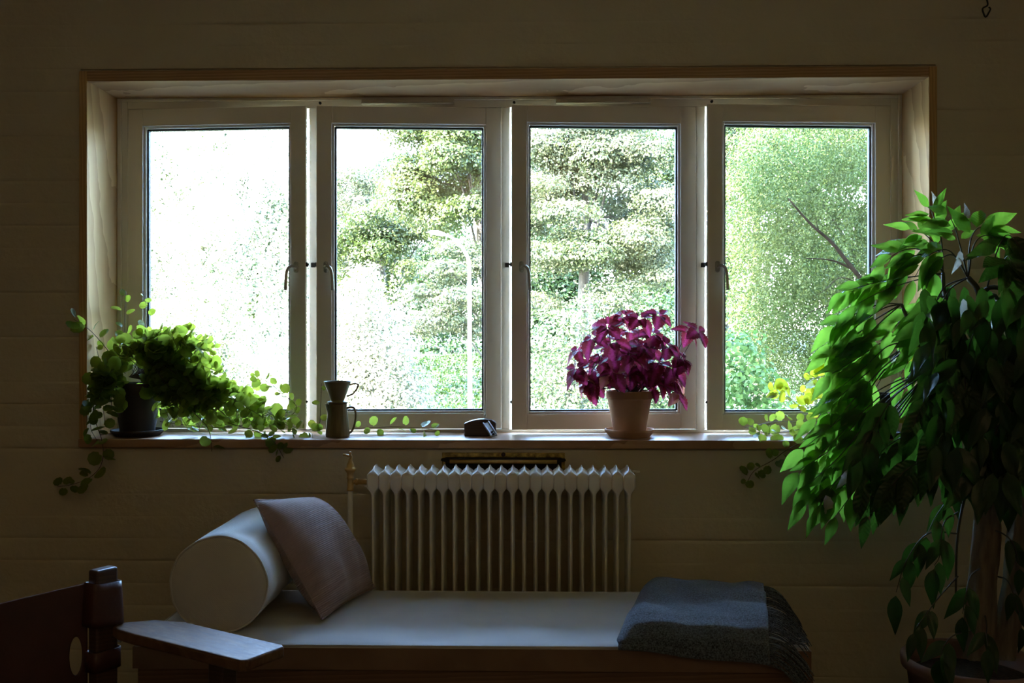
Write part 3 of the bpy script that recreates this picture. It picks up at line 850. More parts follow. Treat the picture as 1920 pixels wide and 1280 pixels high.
for px in (749, 1133):
    x = wx(px, 3.45)
    mb = MB().box(x - .008, x + .008, 3.43, 3.503, zc - .075, zc - .045)
    mb.box(x - .006, x + .006, YR, 3.44, zc - .075, zc - .066)
    rb(mb, 'wall_bracket', M['radiator'], bevel=.002)

# brass-framed vent in the wall behind the radiator
a, b = P(829, 848, YW), P(1059, 890, YW)
vent = empty('wall_vent', ((a.x + b.x) / 2, YW, b.z), 0, 'brass framed air vent in the wall between sill and radiator', 'vent')
def vb(mb, name, mat, **kw): return mb.build(name, mat, vent, world=True, **kw)
mb = MB()
zt, zb = a.z, b.z - .01
mb.box(a.x, b.x, YW - .006, YW + .001, zt - .016, zt); mb.box(a.x, a.x + .012, YW - .006, YW + .001, zb, zt - .016)
mb.box(b.x - .012, b.x, YW - .006, YW + .001, zb, zt - .016); mb.box(a.x, b.x, YW - .006, YW + .001, zb - .012, zb)
vb(mb, 'frame', M['brass_rust'], bevel=.0015)
vb(MB().box(a.x + .01, b.x - .01, YW - .003, YW + .001, zb - .002, zt - .014), 'opening_shade', M['vent_dark'])  # dark sheet in place of the shaded opening
flap = MB()
flap.tube([(a.x + .028, YW - .016, zt - .030), (b.x - .028, YW - .016, zt - .030)], .0075, 10)
vb(flap, 'damper_bar', M['brass'], smooth=True)
mb = MB()
mb.tube(smooth_path([(a.x + .020, YW - .010, zb + .004), (a.x + .020, YW - .012, zt - .034), (a.x + .030, YW - .013, zt - .021), (b.x - .030, YW - .013, zt - .021), (b.x - .020, YW - .012, zt - .034), (b.x - .020, YW - .010, zb + .004)], 60), .0045, 8)
vb(mb, 'inner_rim', M['vent_dark'], smooth=True)
c = (a.x + b.x) / 2
mb = MB().tube([(c, YW - .002, zt - .006), (c, YW - .012, zt - .006)], .0075, 10)
vb(mb, 'knob', M['vent_dark'], smooth=True)

# ------------------------------------------------------------------ daybed, bolster, cushion, blanket
ZM = 0.42                                    # top of the mattress
mx0, mx1, my0, my1 = -1.094, 0.750, 2.705, 3.285
F_linen = fabric('grey_linen', (0.50, 0.475, 0.44), (0.56, 0.53, 0.49), thread=700, bump=.15)
F_bol = fabric('bolster_linen', (0.55, 0.515, 0.455), (0.61, 0.575, 0.515), thread=700, bump=.2)
F_cush = fabric('ribbed_brown_cotton', (0.30, 0.20, 0.165), (0.35, 0.24, 0.20), rib='Y', bump=.5)
F_wool = fabric('blue_grey_wool', (0.018, 0.024, 0.032), (0.15, 0.185, 0.225), speck=1, bump=.6, thread=1200, sheen=.3)
W_base = wood('daybed_wood', (0.13, 0.066, 0.03), (0.22, 0.12, 0.06), 'X')
bed = empty('daybed', ((mx0 + mx1) / 2, (my0 + my1) / 2, 0), 0, 'low grey linen daybed on a wooden base below the radiator', 'daybed')
def db(mb, name, mat, **kw): return mb.build(name, mat, bed, world=True, **kw)
def cushion_slab(x0, x1, y0, y1, z0, z1, r, puff, nu=40, nv=20):
    mb = MB()
    def top(u, v, up):
        x = x0 + (x1 - x0) * u; y = y0 + (y1 - y0) * v
        ex = min(x - x0, x1 - x) ; ey = min(y - y0, y1 - y)
        k = min(1, ex / .05) * min(1, ey / .05)
        w = .0022 * math.sin(x * 9 + y * 14) + .0018 * math.sin(x * 17 - y * 8) + .0012 * math.sin(x * 31 + y * 23)
        return Vector((x, y, (z1 + (puff + w) * k) if up else z0))
    mb.grid(lambda u, v: top(u, v, True), nu, nv)
    n = (nu + 1) * (nv + 1)
    mb.add([(x0, y0, z0), (x1, y0, z0), (x1, y1, z0), (x0, y1, z0)], [(0, 3, 2, 1)])
    w = nu + 1
    for i in range(nu):
        mb.f.append((i, n + 0, i + 1) if False else (i + 1, i, n))
    mb.f = mb.f[:nu * nv + 1]
    # sides
    fr = [i for i in range(nu + 1)]; bk = [nv * w + i for i in range(nu + 1)]
    lf = [j * w for j in range(nv + 1)]; rt = [j * w + nu for j in range(nv + 1)]
    mb.f.append(tuple([n, n + 1] + fr[::-1])); mb.f.append(tuple([n + 2, n + 3] + bk))
    mb.f.append(tuple([n + 3, n] + lf)); mb.f.append(tuple([n + 1, n + 2] + rt[::-1]))
    return mb
m = db(cushion_slab(mx0, mx1, my0, my1, 0.352, ZM - .002, .01, .004), 'mattress', F_linen, bevel=.010, smooth=True)
F_band = fabric('brown_side_cloth', (0.20, 0.12, 0.075), (0.25, 0.155, 0.10), thread=700, bump=.15)
mb = MB()
for q in ((mx0 - .002, mx1 + .002, my0 - .002, my0 + .004), (mx0 - .002, mx1 + .002, my1 - .004, my1 + .002), (mx0 - .002, mx0 + .004, my0 + .004, my1 - .004), (mx1 - .004, mx1 + .002, my0 + .004, my1 - .004)):
    mb.box(*q, .352, ZM - .009)
mb.build('side_band', F_band, m, world=True, bevel=.001)
mb = MB()
loop = [(mx0 + .004, my0 + .004), (mx1 - .004, my0 + .004), (mx1 - .004, my1 - .004), (mx0 + .004, my1 - .004), (mx0 + .004, my0 + .004)]
mb.tube([(x, y, ZM - .004) for x, y in loop], .0032, 8)
mb.build('piping', F_linen, m, world=True, smooth=True)
db(MB().box(mx0 + .006, mx1 + .012, my0 + .012, my1 - .01, 0.235, 0.35), 'base_frame', W_base, bevel=.004)
for x in (mx0 + .05, mx1 - .05):
    for y in (my0 + .06, my1 - .06):
        db(MB().box(x - .025, x + .025, y - .025, y + .025, 0, .234), 'leg', W_base, bevel=.004)

bx_, bz_, br_ = -0.888, ZM + .136, .140
bol = empty('bolster', (bx_, 2.79, ZM + .004), 0, 'round grey linen bolster at the left end of the daybed', 'bolster')
mb = MB()
by0, by1 = 2.795, 3.27
def bolfn(u, v):
    a = 2 * math.pi * u
    c, s_ = math.cos(a), math.sin(a)
    prof = [(0.0, .0), (0.0, .5), (0.0, .86), (.004, .965), (.016, 1.0), (.1, 1.008), (.3, 1.0), (.5, 1.006), (.7, 1.0), (.9, 1.006), (.984, 1.0), (.996, .96), (1, .86), (1, .0)]
    t, k = prof[int(round(v * (len(prof) - 1)))]
    wr = 1 + .008 * math.sin(a * 5 + t * 12) * (1 if .01 < t < .99 else .3) + .006 * math.sin(a * 11 - t * 30)
    bulge = .014 * (1 - k * k) if t in (0.0,) else 0
    z = br_ * k * wr * s_
    if s_ < 0: z *= .955
    return Vector((bx_ + br_ * k * wr * c, by0 + (by1 - by0) * t - bulge, bz_ + z))
mb.grid(bolfn, 48, 13, close_u=True)
bcov = mb.build('cover', F_bol, bol, world=True, smooth=True)
for y in (by0 + .003, by1 - .003):
    pts = []
    for i in range(65):
        a = 2 * math.pi * i / 64
        wr = 1.0 + .010 * math.sin(a * 5 + 1)+ .005 * math.sin(a * 13)
        z = br_ * .985 * wr * math.sin(a)
        if z < 0: z *= .955
        pts.append((bx_ + br_ * .985 * wr * math.cos(a), y, bz_ + z))
    MB().tube(pts, .0036, 7, cap=False).build('piping', F_bol, bcov, world=True, smooth=True)

# throw cushion leaning on the bolster
cb = Vector((-0.600 + .026, 3.10, ZM + .006))
ex = Vector((.26, .965, 0)).normalized()
ey = Vector((-.215, .058, .335)).normalized()
en = ex.cross(ey).normalized()
if en.x < 0: en = -en
HC = .203
cc = cb + ey * (HC * 1.0) + en * .012
cush = empty('throw_cushion', cc, 0, 'square ribbed brown cushion leaning against the bolster', 'cushion')
R3 = Matrix((ex, ey, en)).transposed().to_4x4(); R3.translation = (0, 0, 0)
def pil(u, v, s_):
    a, b = 2 * u - 1, 2 * v - 1
    x = a * HC * (1 - .045 * (1 - b * b) * abs(a) ** 2); y = b * HC * (1 - .045 * (1 - a * a) * abs(b) ** 2)
    th = .076 * max(0, (1 - abs(a) ** 2.6)) ** .62 * max(0, (1 - abs(b) ** 2.6)) ** .62
    th *= 1 + .10 * math.sin(a * 4 + b * 2) * (.5 + .5 * abs(b)) + .05 * math.sin(a * 13) * (1 if b < -.3 else .2)
    sag = -.018 * max(0, b) ** 2 * (1 + a)          # the back top corner sags
    q = (1 + a) / 2
    x -= q * q * (.030 + .050 * max(0, b) ** 2)
    return Vector((x, y + sag - .012 * q * max(0, b) ** 2, s_ * th))
mb = MB()
mb.grid(lambda u, v: pil(u, v, 1), 30, 30)
mb.grid(lambda u, v: pil(1 - u, v, -1), 30, 30)
ccov = mb.build('cover', F_cush, cush, smooth=True); ccov.matrix_basis = R3
per = [(i / 16, 0) for i in range(16)] + [(1, i / 16) for i in range(16)] + [(1 - i / 16, 1) for i in range(16)] + [(0, 1 - i / 16) for i in range(17)]
o = MB().tube([pil(u, v, 1) for u, v in per], .0032, 7, cap=False).build('piping', F_cush, ccov, smooth=True)

# folded wool blanket with fringe
blk = empty('wool_blanket', (.48, 2.95, ZM), 0, 'folded dark blue-grey wool blanket with fringe on the daybed end', 'blanket')
def blanket_pt(u, v, layer):
    """u: from the folded left side to the fringed right side, v: from the back over the top and down the front"""
    hk = 1 - .27 * layer
    path = [(3.215, .000), (3.222, .022), (3.200, .044), (3.12, .054), (2.98, .058), (2.90, .055), (2.83, .062), (2.765, .058), (2.722, .042), (2.692, .012), (2.684, -.018), (2.681, -.045)]
    t = v * (len(path) - 1); k = min(int(t), len(path) - 2); t -= k
    y = path[k][0] * (1 - t) + path[k + 1][0] * t
    z = path[k][1] * (1 - t) + path[k + 1][1] * t
    drape = max(0.0, v - .74) / .26
    xl = .353 + (2.70 - y) / (2.70 - 3.2) * 0 + (y - 3.2) * .24
    xr = .735 + (y - 3.2) * .20
    xl += .006 * layer
    x = xl + (xr - xl) * u
    edge = min(1, (u / .10)) ** .5 if u < .10 else 1
    if z > 0:
        z = z * hk * (.12 + .88 * edge)
        z += .006 * math.sin(u * 5 + y * 14) * edge * (1 - drape) + .003 * math.sin(u * 17 + y * 31) * edge
        z += -.016 * math.exp(-((y - 2.915 - .02 * u) / .028) ** 2) * max(0, u - .35) * 1.6      # a crease towards the fringe
        z += .010 * math.exp(-((y - 2.975 - .02 * u) / .03) ** 2) * max(0, u - .35) * 1.6
        z -= .012 * max(0, u - .9) * 10 * .6
        z = max(z, .004)
    else:
        z = z * (.15 + .85 * u) * (1 - .12 * layer) + .003 * math.sin(u * 9)
    y2 = y + .004 * layer * (1 if v < .5 else 1.6) * (1 if v > .5 else -1)
    if drape > 0: y2 -= .004 * math.sin(u * 7 + 1) * drape
    return Vector((x, y2, ZM + .006 + z))
for L in range(3):
    o = MB().grid(lambda u, v: blanket_pt(u, v, L), 36, 44).build('blanket_fold', F_wool, blk, world=True, smooth=True)
    s_ = o.modifiers.new('thick', 'SOLIDIFY'); s_.thickness = .010; s_.offset = -1
mb = MB()
rr = random.Random(5)
for i in range(170):
    v = .10 + .90 * i / 169
    L = rr.choice((0, 0, 1))
    p = blanket_pt(1.0, v, L); q = blanket_pt(.96, v, L)
    d = (p - q).normalized()
    ln = rr.uniform(.10, .15)
    fwd = -.5 * max(0, v - .15) + rr.uniform(-.18, .18)
    side = Vector((1, fwd, 0)).normalized()
    pts = [p - d * .006]
    cur = p.copy(); dz = .12
    for k in range(1, 7):
        dz -= .24 + (.18 if cur.x > mx1 - .0 else 0) + .15 * max(0, v - .75)
        stp = (side + Vector((0, 0, dz + rr.uniform(-.1, .1)))).normalized() * (ln / 6)
        nx = cur + stp
        if nx.x < mx1 + .003 and nx.y > my0 - .004 and nx.z < ZM + .009: nx.z = ZM + .009 + rr.uniform(0, .004)
        pts.append(nx); cur = nx
    mb.tube(smooth_path(pts, 9), [.0017] * 8 + [.0011], 5)
mb.build('fringe', F_wool, blk, world=True, smooth=True, kind='stuff')

# ------------------------------------------------------------------ leather armchair in the left foreground
f1 = Vector((.86, -.51, 0)).normalized()      # towards the chair's front
f2 = Vector((-.51, -.86, 0)).normalized()     # towards its other arm, out of the picture
W_chair = wood('dark_oak', (0.045, 0.022, 0.012), (0.10, 0.052, 0.028), 'X', rough=.35)
W_arm = None
def arm_material():
    m, nt, out = new_mat('worn_oak_armrest')
    b = nd(nt, 'ShaderNodeBsdfPrincipled'); nt.links.new(b.outputs[0], out.inputs[0])
    tc = nd(nt, 'ShaderNodeTexCoord'); mp = nd(nt, 'ShaderNodeMapping'); mp.inputs['Scale'].default_value = (6, 30, 10)
    nt.links.new(tc.outputs['Object'], mp.inputs[0])
    no = nd(nt, 'ShaderNodeTexNoise'); no.inputs['Scale'].default_value = 2.2; no.inputs['Detail'].default_value = 6; no.inputs['Distortion'].default_value = 1.2
    nt.links.new(mp.outputs[0], no.inputs[0])
    nt.links.new(ramp(nt, no.outputs[0], (0.09, 0.045, 0.022), (0.19, 0.105, 0.055), .3, .7), b.inputs['Base Color'])
    vo = nd(nt, 'ShaderNodeTexNoise'); vo.inputs['Scale'].default_value = 16; vo.inputs['Detail'].default_value = 3; vo.inputs['Distortion'].default_value = 2.5
    m2 = nd(nt, 'ShaderNodeMapping'); m2.inputs['Scale'].default_value = (1.2, 2.4, 1); m2.inputs['Rotation'].default_value = (0, 0, .35)
    nt.links.new(tc.outputs['Object'], m2.inputs[0]); nt.links.new(m2.outputs[0], vo.inputs[0])
    rg = ramp(nt, vo.outputs[0], (.46, .46, .46), (.30, .30, .30), .50, .72)
    nt.links.new(rg, b.inputs['Roughness'])
    b.inputs['Specular IOR Level'].default_value = .10
    bp = nd(nt, 'ShaderNodeBump'); bp.inputs['Strength'].default_value = .12; bp.inputs['Distance'].default_value = .002
    nt.links.new(no.outputs[0], bp.inputs['Height']); nt.links.new(bp.outputs[0], b.inputs['Normal'])
    return m
W_arm = arm_material()
leather = plain('saddle_leather', (0.050, 0.016, 0.009), (0.085, 0.028, 0.015), rough=.38, scale=7, bump=.25, bscale=90, spec=.5)
ch0 = Vector((-1.085, 2.488, 0))              # foot of the rear post
chair = empty('leather_armchair', ch0, 0, 'dark leather and oak armchair with a broad flat armrest, seen from behind', 'armchair')
Rz = Matrix((f1, -f2, Vector((0, 0, 1)))).transposed().to_4x4()     # local x = forward, local y = towards the window
def cbld(mb, name, mat, **kw):
    o = mb.build(name, mat, chair, **kw); o.matrix_basis = Rz; return o
cbld(MB().box(-.016, .020, -.030, .032, 0, .678), 'rear_post', W_chair, bevel=.006, seg=3)
cbld(MB().box(-.016, .020, -.60, -.54, 0, .678), 'rear_post', W_chair, bevel=.006, seg=3)
for y0 in (0.0, -.704):
    mb = MB()
    prof = [(.012, y0 + .018), (.055, y0 + .004), (.12, y0), (.49, y0), (.502, y0 + .008), (.502, y0 + .128), (.49, y0 + .136), (.14, y0 + .140), (.06, y0 + .112), (.012, y0 + .055)]
    n = len(prof)
    mb.add([(x, y, .502) for x, y in prof] + [(x, y, .53) for x, y in prof], [tuple(range(n))[::-1], tuple(range(n, 2 * n))] + [(i, (i + 1) % n, n + (i + 1) % n, n + i) for i in range(n)])
    cbld(mb, 'armrest', W_arm, bevel=.006, seg=3)
for y in (.045, -.66):
    cbld(MB().box(.335, .385, y, y + .045, 0, .501), 'front_leg', W_chair, bevel=.004)
for z in (.16, .27):
    cbld(MB().box(-.006, .37, .02 if z < .2 else .02, .045, z, z + .03), 'side_rail', W_chair, bevel=.003)
    cbld(MB().box(-.006, .37, -.64, -.615, z, z + .03), 'side_rail', W_chair, bevel=.003)
# leather sleeves round the posts, the slung back and the seat
for y in (0.001, -.57):
    mb = MB()
    def sleeve(u, v, y=y):
        a = 2 * math.pi * u
        c, s_ = math.cos(a), math.sin(a)
        e = .45
        k = 1 + .05 * math.sin(v * 3.1) + .10 * (1 - v)
        return Vector((.002 + .027 * k * math.copysign(abs(c) ** e, c), y + (.042 + .006 * (1 - v)) * math.copysign(abs(s_) ** e, s_), .536 + .108 * v - .004 * s_))
    o = cbld(mb.grid(sleeve, 28, 6, close_u=True), 'leather_sleeve', leather, smooth=True)
    so = o.modifiers.new('thick', 'SOLIDIFY'); so.thickness = .0035; so.offset = -1
def backfn(u, v):
    y = -.03 - .51 * u
    sag = -.045 * math.sin(math.pi * u)
    zt = .644 - .012 * math.sin(math.pi * u); zb = .30
    return Vector((-.020 + sag * (.5 + .5 * v), y, zb + (zt - zb) * v))
mb = MB()
full = MB().grid(backfn, 150, 90)
keep, gone = [], []
for f in full.f:
    c = sum((full.v[i] for i in f), Vector()) / 4
    hole = any(((c.y - hy) / .016) ** 2 + ((c.z - .468) / .048) ** 2 < 1 for hy in (-.058, -.512))
    (gone if hole else keep).append(f)
rim = {i for f in gone for i in f} & {i for f in keep for i in f}
for i in rim:                                 # round off the cut-outs
    v = full.v[i]
    hy = -.058 if v.y > -.28 else -.512
    a, b = (v.y - hy) / .016, (v.z - .468) / .048
    k = 1 / max(.3, math.hypot(a, b))
    v.y, v.z = hy + a * k * .016, .468 + b * k * .048
full.f = keep
o = cbld(full, 'leather_back', leather, smooth=True)
so = o.modifiers.new('thick', 'SOLIDIFY'); so.thickness = .0045
o = cbld(MB().grid(lambda u, v: Vector((-.01 + .42 * u, -.60 + .62 * v, .30 + .05 * u - .05 * math.sin(math.pi * v))), 16, 20), 'leather_seat', leather, smooth=True)
so = o.modifiers.new('thick', 'SOLIDIFY'); so.thickness = .0045
mb = MB()
for i in range(28):
    z = .40 + .238 * i / 27
    mb.tube([(-.0255, -.036, z), (-.0255, -.036, z + .006)], .0011, 5)
cbld(mb, 'stitching', plain('tan_thread', (0.20, 0.10, 0.05), rough=.8), kind='stuff')
mb = MB()
def strap(u, v):
    a = 2 * math.pi * u
    c, s_ = math.cos(a), math.sin(a); e = .5
    return Vector((.002 + .026 * math.copysign(abs(c) ** e, c), .001 + .041 * math.copysign(abs(s_) ** e, s_), .425 + .05 * v))
o = cbld(mb.grid(strap, 28, 2, close_u=True), 'strap', leather, smooth=True)
so = o.modifiers.new('thick', 'SOLIDIFY'); so.thickness = .004
mb = MB().tube(smooth_path([(-.028, -.018, .477), (-.032, .016, .480), (-.020, .042, .482), (.010, .046, .482)], 14), .0032, 8)
cbld(mb, 'buckle', M['nickel'], smooth=True)

# hook near the ceiling at the right
p = P(1842, 10, YW)
hook = empty('wall_hook', p, 0, 'small metal hook on the wall at the upper right', 'hook')
mb = MB().tube([(0, .004, 0.03), (0, -.010, 0.03)], .012, 12)
mb.build('rosette', M['dark_metal'], hook, smooth=True)
path = smooth_path([(.006, -.010, .028), (.006, -.022, .010), (.004, -.030, -.010), (-.012, -.030, -.020), (-.010, -.030, -.036), (-.002, -.030, -.050), (.008, -.030, -.036), (.014, -.030, -.022), (.008, -.030, -.016)], 30)
MB().tube(path, [.0030] * 24 + [.0026] * 6, 8).build('hook', M['dark_metal'], hook, smooth=True)

# ------------------------------------------------------------------ on the sill: pots, jug, dripper, block
clay = plain('terracotta', (0.38, 0.20, 0.105), (0.50, 0.28, 0.155), rough=.85, scale=9, bump=.15, bscale=60)
clay_dark = plain('dark_brown_clay', (0.022, 0.015, 0.011), (0.038, 0.026, 0.019), rough=.7, scale=8)
soil = plain('potting_soil', (0.02, 0.014, 0.01), (0.05, 0.035, 0.025), rough=1, scale=60, bump=1, bscale=120)
def pot_parts(root, z0, h, r0, r1, rim, mat, soil_z=None):
    mb = MB().lathe([(0, z0), (r0 * .96, z0), (r0, z0 + .004), (r1 * .945, z0 + h - rim), (r1 * .95, z0 + h - rim + .001), (r1 * 1.0, z0 + h - rim + .003), (r1 * 1.0, z0 + h - .003), (r1 * .985, z0 + h), (r1 * .92, z0 + h), (r1 * .90, z0 + h - .004), (r1 * .86, z0 + h * .70), (0, z0 + h * .70)], seg=40)
    mb.build('pot', mat, root, smooth=True).modifiers.new('e', 'EDGE_SPLIT').split_angle = math.radians(50)
    sz = soil_z or z0 + h * .86
    mb = MB().lathe([(0, sz + .004), (r1 * .5, sz + .003), (r1 * .87, sz)], seg=24)
    mb.build('soil', soil, root, smooth=True)
def saucer_thing(loc, r0, r1, h, mat, label):
    s_ = empty('saucer', loc, 0)
    o = MB().lathe([(0, 0), (r0, 0), (r1 * .985, h * .70), (r1, h * .74), (r1, h), (r1 * .95, h), (r1 * .94, h * .75), (r0 * .97, .006), (0, .006)], seg=40)
    me = o.mesh('saucer', mat)
    bpy.data.objects.remove(s_)
    ob = bpy.data.objects.new('saucer', me); ob.location = loc; COL.objects.link(ob)
    ob.modifiers.new('e', 'EDGE_SPLIT').split_angle = math.radians(50)
    return tag(ob, label, 'saucer')

# leaf shapes, length 1 along +Y, front side +Z
def leaf_mesh(name, outline, mat, fold=.25, curl=.15, rows=7, cols=2, teeth=0.0):
    """outline(t) gives the half width at t in 0..1"""
    vs, fs = [], []
    for j in range(rows + 1):
        t = j / rows
        w = outline(t)
        if teeth and 0 < j < rows: w *= 1 + (teeth if j % 2 else -teeth)
        for i in range(-cols, cols + 1):
            k = i / cols
            vs.append((w * k, t, fold * w * abs(k) - curl * t * t + .02 * math.sin(9 * t + 4 * k) * (w > .01)))
    n = 2 * cols + 1
    for j in range(rows):
        for i in range(n - 1):
            fs.append((j * n + i, j * n + i + 1, (j + 1) * n + i + 1, (j + 1) * n + i))
    return MB().add(vs, fs).mesh(name, mat, True)
def round_leaf(name, mat, cup, seed):
    r = random.Random(seed)
    vs = [(0, .50, -.05)]; fs = []
    N = 18
    for ring, k in ((0, .55), (1, 1.0)):
        for i in range(N):
            a = -math.pi / 2 + 2 * math.pi * i / N
            rad_ = .5 * k * (1 + (.05 if i % 2 else -.02) * ring) * (.86 if (i == 0 and ring) else 1)
            vs.append((rad_ * 1.02 * math.cos(a), .5 + rad_ * math.sin(a), cup * k * k + .05 * k * math.sin(2 * a + seed) + r.uniform(-.015, .015)))
    for i in range(N):
        i2 = (i + 1) % N
        fs.append((0, 1 + i, 1 + i2)); fs.append((1 + i, 1 + N + i, 1 + N + i2, 1 + i2))
    return MB().add(vs, fs).mesh(name, mat, True)

Rg = random.Random(21)
def rand_unit(r=Rg):
    v = Vector((r.gauss(0, 1), r.gauss(0, 1), r.gauss(0, 1)))
    return v.normalized()

# ---- creeping plant
L_creep = leaf_mat('creeper_leaf', (0.07, 0.14, 0.025), (0.12, 0.20, 0.045), (0.32, 0.40, 0.035), (0.48, 0.54, 0.06), .50, .32, spec=.5)
L_lime = leaf_mat('lime_creeper_leaf', (0.13, 0.19, 0.03), (0.20, 0.26, 0.04), (0.50, 0.55, 0.03), (0.62, 0.60, 0.04), .55, .35)
stem_red = plain('reddish_stem', (0.07, 0.035, 0.02), (0.12, 0.06, 0.03), rough=.6)
creep_leaves = [round_leaf('round_leaf', L_creep, c, i) for i, c in enumerate((.06, .12, -.05))]
lime_leaves = [round_leaf('round_leaf', L_lime, c, i + 5) for i, c in enumerate((.06, .10))]
def inside_room_ok(p):
    """keeps leaves in front of the casements and above the sill board, or in front of the sill"""
    if p.y > 3.475:
        p.z = max(p.z, ZS + .008)
        p.y = min(p.y, 3.685)
        p.x = min(max(p.x, XL + .012), XR - .012)
    return p
def vine(root, pts, spacing, size, leaves, r, budget, dens=1, bias=(0, -.45, .7), stem_r=.0013, start=.12, clamp=True, more=None):
    wp = [P(*q) for q in pts]
    ln = sum((b - a).length for a, b in zip(wp, wp[1:]))
    path = smooth_path(wp, max(8, int(ln / .012)))
    off = root.location
    MB().tube([p - off for p in path], [stem_r * (1.25 - .6 * i / len(path)) for i in range(len(path))], 5).build('stem', stem_red, root, smooth=True)
    n = max(2, int(ln / spacing)) * dens
    for k in range(n):
        t = start + (1 - start) * (k + .5) / n
        i = min(int(t * (len(path) - 1)), len(path) - 2)
        p = path[i]; tg = (path[i + 1] - path[i]).normalized()
        side = tg.cross(Vector((0, -1, .3))).normalized() * (1 if k % 2 else -1)
        d = (side * .8 + tg * .5 + rand_unit(r) * .55 + Vector((0, -.15, .15))).normalized()
        s_ = size * r.uniform(.62, 1.2) * (1 if t < .9 else .75)
        nrm = (Vector(bias) + rand_unit(r) * .75).normalized()
        q = p + d * s_ * .25
        if clamp: q = inside_room_ok(q)
        if budget[0] > 0:
            link_copy('leaf', r.choice(leaves), root, frame_mat(q - off, d, nrm, s_))
            budget[0] -= 1
        elif more is not None:
            me = r.choice(leaves); m4 = frame_mat(q - off, d, nrm, s_)
            more.add([m4 @ v.co for v in me.vertices], [tuple(p.vertices) for p in me.polygons])

pot_c = P(258, 800, 3.60); pot_c = Vector((pot_c.x, 3.60, ZS + .001))
saucer_thing(pot_c, .078, .094, .022, clay_dark, 'dark saucer under the creeping plant at the left end of the sill')
cr = empty('creeping_plant', pot_c + Vector((0, 0, .0065)), 0, 'trailing plant with small round leaves in a dark pot, left end of sill', 'plant')
pot_parts(cr, 0, .185, .060, .086, .045, clay_dark)
r1 = random.Random(3)
bud = [298]
V = [  # trailing and climbing shoots, as (px, py, depth)
    [(235, 700, 3.58), (205, 660, 3.55), (178, 628, 3.52), (160, 612, 3.47), (138, 598, 3.44)],
    [(250, 690, 3.62), (236, 640, 3.63), (234, 590, 3.63), (236, 545, 3.63)],
    [(262, 690, 3.63), (268, 640, 3.65), (276, 590, 3.65), (268, 545, 3.65)],
    [(280, 700, 3.62), (330, 690, 3.64), (380, 700, 3.64), (430, 730, 3.62), (482, 736, 3.60)],
    [(290, 720, 3.60), (340, 740, 3.60), (400, 770, 3.60), (470, 780, 3.60), (548, 772, 3.60)],
    [(420, 800, 3.58), (520, 790, 3.58), (556, 765, 3.57), (530, 738, 3.57), (500, 715, 3.57), (474, 706, 3.57)],
    [(300, 790, 3.57), (380, 800, 3.56), (470, 803, 3.56), (560, 806, 3.56), (602, 808, 3.57)],
    [(420, 790, 3.52), (490, 812, 3.485), (514, 828, 3.475), (532, 858, 3.465)],
    [(360, 770, 3.52), (388, 800, 3.475), (396, 828, 3.465), (397, 846, 3.465)],
    [(225, 705, 3.54), (190, 720, 3.47), (175, 770, 3.45), (192, 830, 3.44), (190, 870, 3.44), (168, 895, 3.44), (135, 908, 3.44), (108, 912, 3.44)],
    [(222, 710, 3.54), (195, 725, 3.46), (180, 760, 3.45), (170, 800, 3.45), (185, 830, 3.45)],
    [(640, 806, 3.64), (690, 802, 3.63), (740, 800, 3.62), (790, 802, 3.61), (826, 808, 3.60)],
    [(560, 806, 3.66), (596, 800, 3.67), (601, 760, 3.67), (603, 718, 3.67)],
    [(230, 700, 3.55), (205, 690, 3.53), (188, 675, 3.52), (180, 650, 3.52)],
]
SP = [.026, .03, .03, .022, .022, .021, .020, .022, .05, .024, .022, .030, .05, .022]
SZ = [.042, .034, .032, .036, .038, .034, .034, .034, .050, .040, .044, .040, .026, .034]
for pts, sp, sz in zip(V, SP, SZ): vine(cr, pts, sp, sz, creep_leaves, r1, bud)
# the dense mound over the pot
mound = [(300, 632), (322, 622), (345, 628), (365, 622), (392, 636), (410, 655), (398, 690), (372, 668), (340, 660), (315, 655), (300, 668), (420, 700), (440, 715), (250, 640), (225, 668), (200, 690),
         (330, 700), (360, 720), (320, 750), (345, 780), (380, 760), (285, 655), (270, 625), (400, 740), (425, 760), (310, 690), (440, 792), (480, 796), (520, 800), (400, 802), (350, 800), (460, 770), (500, 785), (325, 800), (310, 745), (345, 735), (375, 775), (410, 780), (300, 700), (355, 690), (385, 655), (330, 640), (205, 680), (190, 700), (240, 665), (215, 650), (360, 650), (445, 750), (540, 798), (560, 805), (330, 765), (290, 675), (375, 800), (430, 800), (395, 715), (350, 705), (315, 770), (335, 785), (360, 795), (385, 790), (405, 800), (310, 800), (345, 765), (370, 750), (425, 780), (450, 795), (330, 750), (395, 765), (320, 730), (415, 745)]
cr_more = MB()
for i, (tx, ty) in enumerate(mound):
    y1 = r1.uniform(3.485, 3.64) if ty < 740 else r1.uniform(3.50, 3.60)
    vine(cr, [(258 + r1.uniform(-18, 22), 706, 3.60), ((258 + tx) / 2 + r1.uniform(-6, 10), (700 + ty) / 2 - 22, (3.60 + y1) / 2), (tx, ty, y1)], .0165, .040, creep_leaves, r1, bud, start=.28, more=cr_more)

for i in range(12):
    tx, ty = r1.uniform(165, 222), r1.uniform(690, 815)
    vine(cr, [(228, 704, 3.55), (205, 700, 3.49), (tx, (ty + 700) / 2, 3.465), (tx + r1.uniform(-8, 8), ty, 3.46)], .020, .042, creep_leaves, r1, bud, start=.3, more=cr_more)
cr_more.build('inner_foliage', L_creep, cr, smooth=True, kind='stuff')

